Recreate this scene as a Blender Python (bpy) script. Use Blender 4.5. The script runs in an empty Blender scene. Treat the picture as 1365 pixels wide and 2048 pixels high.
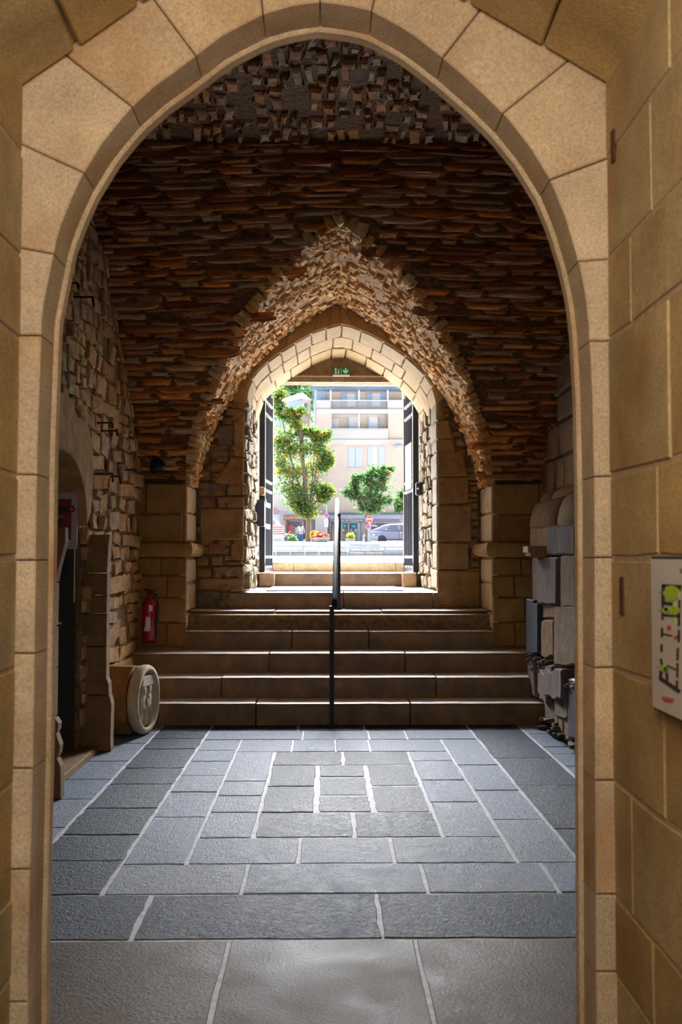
import bpy, math, random
from mathutils import Vector, Matrix, noise
random.seed(11)
SC = bpy.context.scene
COL = SC.collection
# ------------------------------------------------------------------ camera
F_PX, CX, CY, EYE = 1990.6, 682.5, 1024.0, 1.5
PITCH, YAW = math.atan(86/F_PX), math.atan(32.5/F_PX)
cam = bpy.data.cameras.new('camera'); cam.sensor_fit = 'HORIZONTAL'; cam.sensor_width = 24.0; cam.lens = 35.0
cam.dof.use_dof = True; cam.dof.focus_distance = 11.0; cam.dof.aperture_fstop = 5.6; cam.clip_end = 2000
camo = bpy.data.objects.new('camera', cam); COL.objects.link(camo)
camo.location = (0, 0, EYE); camo.rotation_euler = (math.pi/2+PITCH, 0, -YAW)
SC.camera = camo
# ------------------------------------------------------------------ world, sun, added warm fill, exposure
W = bpy.data.worlds.new('world'); SC.world = W; W.use_nodes = True
bg = W.node_tree.nodes['Background']; bg.inputs[0].default_value = (0.66, 0.82, 1.0, 1); bg.inputs[1].default_value = 1.25
sun = bpy.data.lights.new('sun', 'SUN'); sun.energy = 88; sun.angle = math.radians(68); sun.color = (0.96, 0.97, 1.0)
suno = bpy.data.objects.new('sun', sun); COL.objects.link(suno)
suno.rotation_euler = Vector((0.05, 0.69, 0.72)).to_track_quat('Z', 'Y').to_euler()
lamp = bpy.data.lights.new('arch_fill', 'AREA'); lamp.shape = 'RECTANGLE'; lamp.size = 1.0; lamp.size_y = 0.5  # added fill without a fixture, warms the near arch
lamp.energy = 40; lamp.color = (1.0, 0.85, 0.66)
lampo = bpy.data.objects.new('arch_fill', lamp); COL.objects.link(lampo)
lampo.location = (-0.03, 0.35, 2.5); lampo.rotation_euler = Vector((0.0, -1.0, 0.30)).to_track_quat('Z', 'Y').to_euler()
vs = SC.view_settings
SC.display_settings.display_device = 'sRGB'
vs.view_transform = 'Standard'; vs.look = 'None'; vs.gamma = 1.0; vs.use_curve_mapping = False; vs.exposure = 0.0
SC.cycles.max_bounces = 10; SC.cycles.diffuse_bounces = 6; SC.cycles.use_denoising = True
# ------------------------------------------------------------------ helpers
_F = Vector((math.sin(YAW)*math.cos(PITCH), math.cos(YAW)*math.cos(PITCH), math.sin(PITCH)))
_R = Vector((math.cos(YAW), -math.sin(YAW), 0)); _U = _R.cross(_F)
def ray(px, py): return _F + _R*((px-CX)/F_PX) + _U*((CY-py)/F_PX)
def atY(px, py, Y):
    r = ray(px, py); t = Y/r.y; return Vector((r.x*t, Y, EYE+r.z*t))
def atZ(px, py, Z):
    r = ray(px, py); t = (Z-EYE)/r.z; return Vector((r.x*t, r.y*t, Z))
def atX(px, py, X):
    r = ray(px, py); t = X/r.x; return Vector((X, r.y*t, EYE+r.z*t))
def project(p):
    v = Vector(p)-Vector((0, 0, EYE)); d = v.dot(_F)
    if d < .05: return None
    return CX+F_PX*v.dot(_R)/d, CY-F_PX*v.dot(_U)/d, d
U = random.uniform
def thing(name, label=None, cat=None, loc=(0, 0, 0), group=None, kind=None):
    o = bpy.data.objects.new(name, None); COL.objects.link(o); o.location = loc; o.empty_display_size = .1
    return tag(o, label, cat, group, kind)
def tag(o, label=None, cat=None, group=None, kind=None):
    if label: o['label'] = label
    if cat: o['category'] = cat
    if group: o['group'] = group
    if kind: o['kind'] = kind
    return o
def link(name, me, parent=None, M=None):
    o = bpy.data.objects.new(name, me); COL.objects.link(o)
    if M is not None: o.matrix_basis = M
    if parent is not None:
        o.parent = parent
        l = Vector((0, 0, 0)); q = parent
        while q: l = l+q.location; q = q.parent
        o.matrix_parent_inverse = Matrix.Translation(-l)
    return o
class MB:
    def __init__(s): s.v = []; s.f = []
    def add(s, vs, fs):
        b = len(s.v); s.v += [tuple(v) for v in vs]; s.f += [tuple(i+b for i in f) for f in fs]; return s
    def box(s, x0, x1, y0, y1, z0, z1, M=None):
        vs = [Vector((x, y, z)) for z in (z0, z1) for y in (y0, y1) for x in (x0, x1)]
        if M: vs = [M @ v for v in vs]
        return s.add(vs, [(0, 2, 3, 1), (4, 5, 7, 6), (0, 1, 5, 4), (2, 6, 7, 3), (0, 4, 6, 2), (1, 3, 7, 5)])
    def cbox(s, x0, x1, y0, y1, z0, z1, b=.01, M=None):
        vs = []; 
        for z, i in ((z0, b), (z0+b, 0), (z1-b, 0), (z1, b)):
            for x, y in ((x0+i+b*.0, y0+i), (x1-i, y0+i), (x1-i, y1-i), (x0+i, y1-i)): vs.append(Vector((x, y, z)))
        if M: vs = [M @ v for v in vs]
        fs = [(3, 2, 1, 0), (12, 13, 14, 15)]
        for k in range(3):
            for j in range(4): fs.append((k*4+j, k*4+(j+1) % 4, k*4+4+(j+1) % 4, k*4+4+j))
        return s.add(vs, fs)
    def tube(s, pts, r, n=8, caps=True):
        pts = [Vector(p) for p in pts]; rs = r if isinstance(r, (list, tuple)) else [r]*len(pts)
        vs = []; 
        for i, p in enumerate(pts):
            t = (pts[min(i+1, len(pts)-1)]-pts[max(i-1, 0)]).normalized()
            a = t.orthogonal().normalized() if abs(t.z) > .9 else t.cross(Vector((0, 0, 1))).normalized()
            if abs(t.z) > .9: a = Vector((1, 0, 0)); a = (a-t*a.dot(t)).normalized()
            b = t.cross(a)
            for k in range(n):
                an = 2*math.pi*k/n; vs.append(p+(a*math.cos(an)+b*math.sin(an))*rs[i])
        fs = []
        for i in range(len(pts)-1):
            for k in range(n): fs.append((i*n+k, i*n+(k+1) % n, (i+1)*n+(k+1) % n, (i+1)*n+k))
        if caps: fs += [tuple(range(n-1, -1, -1)), tuple((len(pts)-1)*n+k for k in range(n))]
        return s.add(vs, fs)
    def lathe(s, prof, M=Matrix(), n=20):
        vs = []
        for r, h in prof:
            for k in range(n):
                a = 2*math.pi*k/n; vs.append(M @ Vector((r*math.cos(a), r*math.sin(a), h)))
        fs = []
        for i in range(len(prof)-1):
            for k in range(n): fs.append((i*n+k, i*n+(k+1) % n, (i+1)*n+(k+1) % n, (i+1)*n+k))
        fs += [tuple(range(n-1, -1, -1)), tuple((len(prof)-1)*n+k for k in range(n))]
        return s.add(vs, fs)
    def prism(s, poly, fn, d0, d1, bev=.006):
        n = len(poly); P = [Vector(p) for p in poly]
        A = sum(P[i].x*P[(i+1) % n].y-P[(i+1) % n].x*P[i].y for i in range(n))
        if A < 0: P.reverse()
        ins = []
        for i in range(n):
            e0 = P[i]-P[i-1]; e1 = P[(i+1) % n]-P[i]
            e0 = e0.normalized() if e0.length > 1e-9 else Vector((1, 0)); e1 = e1.normalized() if e1.length > 1e-9 else e0
            n0 = Vector((-e0.y, e0.x)); n1 = Vector((-e1.y, e1.x)); b = n0+n1
            b = n0 if b.length < 1e-6 else b/max(b.length_squared/2, .5)
            ins.append(P[i]+b*bev)
        sg = 1 if d1 > d0 else -1
        vs = [fn(p.x, p.y, d0) for p in P]+[fn(p.x, p.y, d1-sg*bev) for p in P]+[fn(p.x, p.y, d1) for p in ins]
        fs = [tuple(range(n-1, -1, -1)), tuple(range(2*n, 3*n))]
        for k in (0, 1):
            for i in range(n): fs.append((k*n+i, k*n+(i+1) % n, (k+1)*n+(i+1) % n, (k+1)*n+i))
        return s.add(vs, fs)
    def ball(s, c, r, n=8, m=6):
        c = Vector(c); r = r if isinstance(r, (tuple, list)) else (r, r, r); vs = []; fs = []
        for i in range(m+1):
            t = math.pi*i/m
            for k in range(n):
                a = 2*math.pi*k/n; vs.append(c+Vector((r[0]*math.sin(t)*math.cos(a), r[1]*math.sin(t)*math.sin(a), r[2]*math.cos(t))))
        for i in range(m):
            for k in range(n): fs.append((i*n+k, (i+1)*n+k, (i+1)*n+(k+1) % n, i*n+(k+1) % n))
        return s.add(vs, fs)
    def mesh(s, name, mat):
        me = bpy.data.meshes.new(name); me.from_pydata(s.v, [], s.f); me.update()
        if mat: me.materials.append(mat)
        return me
    def build(s, name, mat, parent=None, smooth=False, kind=None, label=None):
        me = s.mesh(name, mat)
        if smooth:
            for p in me.polygons: p.use_smooth = True
        o = link(name, me, parent)
        if kind: o['kind'] = kind
        if label: o['label'] = label
        return o
def rough(poly, seg=.12, jit=.004):
    out = []
    n = len(poly)
    for i in range(n):
        a = Vector(poly[i]); b = Vector(poly[(i+1) % n]); k = max(1, min(6, int((b-a).length/seg)))
        for j in range(k): p = a.lerp(b, j/k); out.append((p.x+U(-jit, jit), p.y+U(-jit, jit)))
    return out
def rect(a0, a1, b0, b1): return [(a0, b0), (a1, b0), (a1, b1), (a0, b1)]
def arc3(p0, p1, p2):
    """circle through three 2-D points -> centre, radius"""
    (ax, ay), (bx, by), (cx, cy) = p0, p1, p2
    d = 2*(ax*(by-cy)+bx*(cy-ay)+cx*(ay-by))
    ux = ((ax*ax+ay*ay)*(by-cy)+(bx*bx+by*by)*(cy-ay)+(cx*cx+cy*cy)*(ay-by))/d
    uy = ((ax*ax+ay*ay)*(cx-bx)+(bx*bx+by*by)*(ax-cx)+(cx*cx+cy*cy)*(bx-ax))/d
    return ux, uy, math.hypot(ax-ux, ay-uy)
# ------------------------------------------------------------------ materials
def nt(name):
    m = bpy.data.materials.new(name); m.use_nodes = True; t = m.node_tree
    return m, t, t.nodes['Principled BSDF']
def plain(name, col, rough_=.6, metal=0, noise_s=0, var=.15, bump=0, spec=.5):
    m, t, p = nt(name); p.inputs['Base Color'].default_value = (*col, 1); p.inputs['Roughness'].default_value = rough_
    p.inputs['Metallic'].default_value = metal; p.inputs['Specular IOR Level'].default_value = spec
    if noise_s:
        N = t.nodes.new; L = t.links.new
        g = N('ShaderNodeNewGeometry'); n = N('ShaderNodeTexNoise'); n.inputs['Scale'].default_value = noise_s; n.inputs['Detail'].default_value = 6
        L(g.outputs['Position'], n.inputs['Vector'])
        r = N('ShaderNodeValToRGB'); r.color_ramp.elements[0].position = .3; r.color_ramp.elements[1].position = .7
        r.color_ramp.elements[0].color = (*[c*(1-var) for c in col], 1); r.color_ramp.elements[1].color = (*[min(1, c*(1+var)) for c in col], 1)
        L(n.outputs['Fac'], r.inputs[0]); L(r.outputs[0], p.inputs['Base Color'])
        if bump:
            b = N('ShaderNodeBump'); b.inputs['Strength'].default_value = 1; b.inputs['Distance'].default_value = bump
            L(n.outputs['Fac'], b.inputs['Height']); L(b.outputs[0], p.inputs['Normal'])
    return m
def stone(name, cols, s1=6, s2=60, dark=.55, lite=1.2, bump=.006, rgh=.85, stretch=(1, 1, 1), speck=None, spec=.3, rgh_var=0, stain=None, bump2=.35):
    """stone: a colour per piece, blotches, grain and relief"""
    m, t, p = nt(name); N = t.nodes.new; L = t.links.new
    g = N('ShaderNodeNewGeometry'); oi = N('ShaderNodeObjectInfo')
    a = N('ShaderNodeMath'); a.operation = 'MULTIPLY_ADD'; a.inputs[1].default_value = 7.31; L(oi.outputs['Random'], a.inputs[0]); L(g.outputs['Random Per Island'], a.inputs[2])
    fr = N('ShaderNodeMath'); fr.operation = 'FRACT'; L(a.outputs[0], fr.inputs[0])
    ramp = N('ShaderNodeValToRGB'); ramp.color_ramp.interpolation = 'LINEAR'; e = ramp.color_ramp.elements
    while len(e) < len(cols): e.new(.5)
    for i, c in enumerate(cols): e[i].position = i/max(1, len(cols)-1); e[i].color = (*c, 1)
    L(fr.outputs[0], ramp.inputs[0])
    of = N('ShaderNodeVectorMath'); of.operation = 'SCALE'; of.inputs[0].default_value = (31, 17, 23); L(fr.outputs[0], of.inputs['Scale'])
    ad = N('ShaderNodeVectorMath'); ad.operation = 'ADD'; L(g.outputs['Position'], ad.inputs[0]); L(of.outputs[0], ad.inputs[1])
    st = N('ShaderNodeVectorMath'); st.operation = 'MULTIPLY'; st.inputs[1].default_value = stretch; L(ad.outputs[0], st.inputs[0])
    n1 = N('ShaderNodeTexNoise'); n1.inputs['Scale'].default_value = s1; n1.inputs['Detail'].default_value = 7; n1.inputs['Roughness'].default_value = .62; L(st.outputs[0], n1.inputs['Vector'])
    n2 = N('ShaderNodeTexNoise'); n2.inputs['Scale'].default_value = s2; n2.inputs['Detail'].default_value = 5; n2.inputs['Roughness'].default_value = .6; L(st.outputs[0], n2.inputs['Vector'])
    mr = N('ShaderNodeMapRange'); mr.inputs['From Min'].default_value = .3; mr.inputs['From Max'].default_value = .7; mr.inputs['To Min'].default_value = dark; mr.inputs['To Max'].default_value = lite; L(n1.outputs['Fac'], mr.inputs['Value'])
    mr2 = N('ShaderNodeMapRange'); mr2.inputs['From Min'].default_value = .3; mr2.inputs['From Max'].default_value = .7; mr2.inputs['To Min'].default_value = 1-(speck or .2); mr2.inputs['To Max'].default_value = 1+(speck or .2)*.7; L(n2.outputs['Fac'], mr2.inputs['Value'])
    mu = N('ShaderNodeMath'); mu.operation = 'MULTIPLY'; L(mr.outputs[0], mu.inputs[0]); L(mr2.outputs[0], mu.inputs[1])
    sc = N('ShaderNodeVectorMath'); sc.operation = 'SCALE'; L(ramp.outputs[0], sc.inputs[0]); L(mu.outputs[0], sc.inputs['Scale'])
    out = sc.outputs[0]
    if stain:
        n3 = N('ShaderNodeTexNoise'); n3.inputs['Scale'].default_value = 2.6; n3.inputs['Detail'].default_value = 5; L(ad.outputs[0], n3.inputs['Vector'])
        m3 = N('ShaderNodeMapRange'); m3.inputs['From Min'].default_value = .5; m3.inputs['From Max'].default_value = .72; m3.inputs['To Max'].default_value = .75; L(n3.outputs['Fac'], m3.inputs['Value'])
        mx = N('ShaderNodeMix'); mx.data_type = 'RGBA'; L(m3.outputs[0], mx.inputs['Factor']); L(out, mx.inputs['A']); mx.inputs['B'].default_value = (*stain, 1)
        out = mx.outputs['Result']
    L(out, p.inputs['Base Color'])
    p.inputs['Roughness'].default_value = rgh; p.inputs['Specular IOR Level'].default_value = spec
    if rgh_var:
        m4 = N('ShaderNodeMapRange'); m4.inputs['From Min'].default_value = .3; m4.inputs['From Max'].default_value = .7; m4.inputs['To Min'].default_value = rgh-rgh_var; m4.inputs['To Max'].default_value = rgh+rgh_var; L(n1.outputs['Fac'], m4.inputs['Value']); L(m4.outputs[0], p.inputs['Roughness'])
    ma = N('ShaderNodeMath'); ma.operation = 'MULTIPLY_ADD'; ma.inputs[1].default_value = bump2; L(n2.outputs['Fac'], ma.inputs[0]); L(n1.outputs['Fac'], ma.inputs[2])
    b = N('ShaderNodeBump'); b.inputs['Strength'].default_value = 1; b.inputs['Distance'].default_value = bump; L(ma.outputs[0], b.inputs['Height']); L(b.outputs[0], p.inputs['Normal'])
    return m
def leaf_mat(name, cols):
    m, t, p = nt(name); N = t.nodes.new; L = t.links.new
    g = N('ShaderNodeNewGeometry'); ramp = N('ShaderNodeValToRGB'); ramp.color_ramp.interpolation = 'CONSTANT'; e = ramp.color_ramp.elements
    while len(e) < len(cols): e.new(.5)
    for i, c in enumerate(cols): e[i].position = i/len(cols); e[i].color = (*c, 1)
    L(g.outputs['Random Per Island'], ramp.inputs[0]); L(ramp.outputs[0], p.inputs['Base Color']); p.inputs['Roughness'].default_value = .45
    tr = N('ShaderNodeBsdfTranslucent'); L(ramp.outputs[0], tr.inputs[0]); mx = N('ShaderNodeMixShader'); mx.inputs[0].default_value = .45
    L(p.outputs[0], mx.inputs[1]); L(tr.outputs[0], mx.inputs[2]); L(mx.outputs[0], t.nodes['Material Output'].inputs[0])
    return m
M = {}
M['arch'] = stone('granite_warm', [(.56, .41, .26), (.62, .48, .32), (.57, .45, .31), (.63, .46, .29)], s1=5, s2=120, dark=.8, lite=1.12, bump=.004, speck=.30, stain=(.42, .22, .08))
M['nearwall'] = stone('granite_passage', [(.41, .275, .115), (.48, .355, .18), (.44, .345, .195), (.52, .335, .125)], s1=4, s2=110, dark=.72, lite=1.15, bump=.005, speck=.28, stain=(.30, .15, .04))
M['nearmortar'] = plain('pinkish_mortar', (.42, .30, .19), .9, noise_s=30, bump=.004)
M['slate'] = stone('vault_slate', [(0.254, 0.0874, 0.0237), (0.541, 0.168, 0.0284), (0.338, 0.148, 0.0473), (0.811, 0.269, 0.0378), (0.423, 0.222, 0.0898), (0.676, 0.39, 0.18), (0.287, 0.121, 0.0426), (0.9, 0.363, 0.0662)], s1=11, s2=70, dark=0.4, lite=1.35, bump=.014, stretch=(.35, 1, 1.6), speck=.35, spec=.5, rgh=.6)
M['crown'] = stone('vault_crown_rubble', [(0.342, 0.147, 0.0492), (0.488, 0.2, 0.0533), (0.537, 0.347, 0.189), (0.659, 0.252, 0.0492), (0.317, 0.168, 0.0697), (0.561, 0.399, 0.254), (0.464, 0.221, 0.082)], s1=10, s2=70, dark=.5, lite=1.3, bump=.014, speck=.3)
M['vmortar'] = plain('earth_mortar', (.13, .062, .02), .95, noise_s=22, var=.45, bump=.03)
M['rubble'] = stone('arch_rubble', [(0.63, 0.333, 0.108), (0.756, 0.431, 0.151), (0.572, 0.333, 0.137), (0.801, 0.49, 0.194), (0.687, 0.314, 0.0792), (0.825, 0.568, 0.295), (0.618, 0.431, 0.238), (0.732, 0.372, 0.108)], s1=12, s2=70, dark=.6, lite=1.2, bump=.012, speck=.25)
M['rmortar'] = plain('arch_mortar', (.40, .25, .125), .95, noise_s=25, var=.35, bump=.02)
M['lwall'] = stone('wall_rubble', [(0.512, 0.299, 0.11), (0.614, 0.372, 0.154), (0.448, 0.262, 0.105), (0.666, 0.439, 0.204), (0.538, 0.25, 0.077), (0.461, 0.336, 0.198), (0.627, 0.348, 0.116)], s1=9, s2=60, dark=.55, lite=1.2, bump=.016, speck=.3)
M['lmortar'] = plain('wall_mortar', (.22, .135, .065), .95, noise_s=16, var=.4, bump=.03)
M['plaster'] = plain('old_plaster', (.38, .22, .085), .9, noise_s=9, var=.25, bump=.015)
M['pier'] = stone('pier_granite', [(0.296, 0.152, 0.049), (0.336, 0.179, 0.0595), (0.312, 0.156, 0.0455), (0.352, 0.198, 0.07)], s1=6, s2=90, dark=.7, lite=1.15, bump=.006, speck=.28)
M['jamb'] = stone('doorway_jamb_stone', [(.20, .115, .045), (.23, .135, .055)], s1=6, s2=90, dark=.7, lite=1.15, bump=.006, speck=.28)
M['quoin'] = stone('lit_quoin', [(.52, .38, .23), (.56, .42, .26)], s1=6, s2=90, dark=.8, lite=1.1, bump=.005, speck=.2)  # paler than the pier: light from the door put into the colour
M['back'] = stone('end_wall_stone', [(0.308, 0.176, 0.0624), (0.352, 0.21, 0.0819), (0.282, 0.172, 0.0741), (0.326, 0.16, 0.0507)], s1=7, s2=80, dark=.65, lite=1.15, bump=.008, speck=.28)
M['red'] = stone('red_schist', [(.28, .11, .06), (.32, .13, .07)], s1=9, s2=60, bump=.008)
M['darkstone'] = stone('dark_schist', [(.16, .13, .09), (.20, .15, .11)], s1=9, s2=60, bump=.012)
M['cream'] = stone('cream_voussoir', [(0.364, 0.255, 0.127), (0.4, 0.285, 0.149), (0.358, 0.261, 0.141), (0.386, 0.271, 0.133)], s1=8, s2=90, dark=.82, lite=1.08, bump=.006, speck=.18)
M['ring'] = stone('ring_stone', [(0.38, 0.223, 0.0855), (0.42, 0.252, 0.099), (0.36, 0.213, 0.0855)], s1=7, s2=80, dark=.75, lite=1.12, bump=.005)
M['reveal'] = stone('reveal_rubble', [(0.252, 0.183, 0.102), (0.286, 0.212, 0.126), (0.241, 0.191, 0.121), (0.27, 0.191, 0.0976)], s1=10, s2=60, dark=.6, lite=1.15, bump=.014, speck=.25)
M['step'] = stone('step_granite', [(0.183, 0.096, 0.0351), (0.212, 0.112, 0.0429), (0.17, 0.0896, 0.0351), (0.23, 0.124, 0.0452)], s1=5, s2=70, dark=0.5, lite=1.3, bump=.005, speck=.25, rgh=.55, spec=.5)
M['tread'] = stone('lit_tread', [(.74, .71, .68), (.78, .75, .72)], s1=7, s2=90, dark=.85, lite=1.1, bump=.003, speck=.2, rgh=.45, spec=.4)  # step tops made pale, daylight on the treads put into the colour
M['pave_d'] = stone('paving_dark', [(.022, .034, .060), (.032, .045, .072), (.018, .029, .052)], s1=30, s2=85, dark=.4, lite=2.0, bump=.010, speck=.95, rgh=.54, spec=.11, rgh_var=.12, bump2=.8)
M['pave_l'] = stone('paving_light', [(0.196, 0.242, 0.336), (0.235, 0.263, 0.336), (0.181, 0.232, 0.33), (0.221, 0.252, 0.325)], s1=14, s2=85, dark=.75, lite=1.2, bump=.010, speck=.55, rgh=.54, spec=.11, rgh_var=.12, bump2=.8)
M['pave_b'] = stone('paving_beige', [(.10, .076, .058), (.118, .09, .068)], s1=3, s2=85, dark=.7, lite=1.25, bump=.004, speck=.45, rgh=.54, spec=.11, rgh_var=.12, bump2=.8)
M['joint'] = plain('paving_joint', (.46, .47, .50), .7, noise_s=25, var=.25, bump=.004)
M['rwall'] = stone('right_wall_granite', [(0.23, 0.132, 0.0553), (0.264, 0.162, 0.0723), (0.212, 0.136, 0.0765), (0.281, 0.153, 0.0595)], s1=8, s2=90, dark=.65, lite=1.15, bump=0.016, speck=0.5)
M['purple'] = stone('purple_slate', [(.15, .10, .10), (.18, .125, .115), (.125, .095, .10)], s1=8, s2=50, dark=.55, lite=1.25, bump=.02, stretch=(1, 1, .4))
M['blue'] = stone('blue_black_slate', [(.035, .043, .055), (.045, .058, .075)], s1=8, s2=90, dark=.7, lite=1.3, bump=.006, rgh=.6)
M['carved'] = stone('carved_limestone', [(0.52, 0.436, 0.319), (0.546, 0.455, 0.332)], s1=9, s2=110, dark=.75, lite=1.1, bump=.006, speck=.3)
M['black'] = plain('black_iron', (.016, .02, .03), .5, 0, spec=.2)
M['gate'] = plain('gate_iron', (.022, .026, .04), .32, .5)
M['matte_black'] = plain('matte_black', (.012, .012, .014), .6)
M['white'] = plain('white_paint', (.60, .60, .59), .5)
M['edge'] = plain('bright_steel_edge', (.50, .48, .48), .4)
M['lintel'] = plain('brown_lintel', (.25, .155, .085), .8, noise_s=14, var=.25, bump=.006)
M['mat'] = plain('door_mat', (.16, .19, .26), .8, noise_s=200, var=.2)
M['redpaint'] = plain('extinguisher_red', (.30, .006, .012), .22, spec=.6)
M['green'] = plain('exit_green', (.0, .13, .05), .4)
M['exitwhite'] = plain('exit_white', (.62, .85, .72), .4)
M['grey'] = plain('grey_plastic', (.6, .6, .6), .5)
M['signwhite'] = plain('board_white', (.55, .50, .46), .35)
M['ink'] = plain('board_ink', (.02, .018, .018), .5)
M['lime'] = plain('board_lime', (.36, .52, .02), .5)
M['dgreen'] = plain('board_green', (.03, .28, .05), .5)
M['redink'] = plain('board_red', (.55, .06, .06), .5)
M['posterred'] = plain('poster_red', (.20, .01, .02), .5)
M['posterwhite'] = plain('poster_white', (.40, .36, .40), .5)
M['rust'] = plain('rusty_iron', (.07, .022, .008), .8, noise_s=60, var=.5)
M['kerb'] = stone('kerb_granite', [(0.331, 0.245, 0.137), (0.36, 0.274, 0.166)], s1=9, s2=60, dark=.75, lite=1.15, bump=.006, speck=.35)
M['notice'] = stone('notice_print', [(.34, .37, .36)], s1=9, s2=40, dark=.75, lite=1.1, bump=0, speck=.25)
# ------------------------------------------------------------------ stone pieces
def stone_variant(seed, n=8, chop=.22, inset=.10, flat=.5):
    rnd = random.Random(seed); pts = []
    # an irregular eight-cornered outline inside the unit square
    for sx, sy, first in ((1, -1, 1), (1, 1, 0), (-1, 1, 1), (-1, -1, 0)):
        c = rnd.uniform(.03, chop); d = rnd.uniform(.05, chop)
        a = (sx*.5-sx*rnd.uniform(0, .05), sy*.5-sy*d); b = (sx*.5-sx*c, sy*.5-sy*rnd.uniform(0, .08))
        pts += [a, b] if first else [b, a]
    vs = [Vector((x, y, -.6)) for x, y in pts]
    vs += [Vector((x, y, flat+rnd.uniform(-.15, .15))) for x, y in pts]
    k = 1-2*inset
    vs += [Vector((x*(k+rnd.uniform(-.06, .04)), y*(k+rnd.uniform(-.10, .05)), 1+rnd.uniform(-.22, .12))) for x, y in pts]
    vs.append(Vector((rnd.uniform(-.15, .15), rnd.uniform(-.15, .15), 1.08+rnd.uniform(-.1, .15))))
    fs = []
    for r in (0, 1):
        for i in range(8): fs.append((r*8+i, r*8+(i+1) % 8, r*8+8+(i+1) % 8, r*8+8+i))
    for i in range(8): fs.append((16+i, 16+(i+1) % 8, 24))
    return vs, fs
VAR = [stone_variant(s) for s in range(14)]+[stone_variant(100+s, chop=.12, inset=.045, flat=.78) for s in range(14)]
_vm = {}
def var_mesh(i, mat):
    if (i, mat.name) not in _vm:
        me = bpy.data.meshes.new('stone'); me.from_pydata([tuple(v) for v in VAR[i][0]], [], VAR[i][1]); me.materials.append(mat); me.update(); _vm[(i, mat.name)] = me
    return _vm[(i, mat.name)]
def frame(c, ea, eb, en, sa, sb, sn):
    ea = Vector(ea)*sa; eb = Vector(eb)*sb; en = Vector(en)*sn
    return Matrix(((ea.x, eb.x, en.x, c[0]), (ea.y, eb.y, en.y, c[1]), (ea.z, eb.z, en.z, c[2]), (0, 0, 0, 1)))
def place(items, name, mat, parent, limit=290, flat=False):
    """items: (matrix, size). The largest in the picture become single parts, the rest one joined part."""
    def key(it):
        pr = project(it[0].translation)
        if not pr: return 0
        x, y, d = pr; k = it[1]/d/d
        return k if (-60 < x < 1425 and -80 < y < 2128) else k*.01
    items = sorted(items, key=key, reverse=True)
    for Mx, _ in items[:limit]: link(name, var_mesh(random.randrange(14)+14*flat, mat), parent, Mx)
    rest = items[limit:]
    if rest:
        mb = MB()
        for Mx, _ in rest:
            v, f = VAR[random.randrange(14)+14*flat]; mb.add([Mx @ p for p in v], f)
        mb.build('small_'+name, mat, parent, kind='stuff')
def guillotine(a0, a1, b0, b1, wa, wb, out=None):
    """splits a rectangle into irregular pieces about wa x wb"""
    if out is None: out = []
    w = a1-a0; h = b1-b0
    sa = w/(wa*U(.8, 1.5)); sb = h/(wb*U(.8, 1.5))
    if sa <= 1.25 and sb <= 1.25: out.append((a0, a1, b0, b1)); return out
    if sb >= sa: c = b0+h*U(.36, .64); guillotine(a0, a1, b0, c, wa, wb, out); guillotine(a0, a1, c, b1, wa, wb, out)
    else: c = a0+w*U(.36, .64); guillotine(a0, c, b0, b1, wa, wb, out); guillotine(c, a1, b0, b1, wa, wb, out)
    return out
# ------------------------------------------------------------------ levels of the stairs
SZ = [0, .193, .382, .569, .751, .932, 1.105, 1.273, 1.402]
SY = [0, 8.86, 9.17, 9.50, 9.84, 10.20, 10.56, 12.36, 13.33]     # front of each step
YP, YE = 9.83, 10.55            # pier face, end wall
XL, XR = -1.82, 2.20            # side walls of the hall
BL, BR = -1.36, 1.655           # inner faces of the piers
# vault profiles
_tc = arc3((9.92, 2.22), (8.73, 3.52), (7.1, 4.5))
def T(y):
    if y > 9.92: return -9
    if y >= 7.1: return _tc[1]+math.sqrt(max(0, _tc[2]**2-(y-_tc[0])**2))
    return 4.5-.75*((7.1-y)/4.15)**1.3
_bl = arc3((BL, 2.2), (-.815, 3.46), (.13, 4.2)); _br = arc3((BR, 2.2), (1.09, 3.46), (.13, 4.2))
def B(x):
    if x <= BL or x >= BR: return -9
    c = _bl if x < .13 else _br
    return c[1]+math.sqrt(max(0, c[2]**2-(x-c[0])**2))
def Bx(z, side):
    """inner face of the barrel over the stairs at height z"""
    if z < 2.2: return BL if side < 0 else BR
    c = _bl if side < 0 else _br
    k = math.sqrt(max(0, c[2]**2-(z-c[1])**2)); return c[0]-k if side < 0 else c[0]+k
def nz(p, s, a): return noise.noise(Vector(p)*s)*a
# ------------------------------------------------------------------ unseen shell added to stop light leaks
mb = MB()
mb.box(-3.6, -3.4, -2.2, 12.6, 0, 6.4); mb.box(3.4, 3.6, -2.2, 12.6, 0, 6.4); mb.box(-3.6, 3.6, -2.2, 12.6, 6.2, 6.4)
mb.build('leak_shell', M['nearmortar'], kind='structure')
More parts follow.
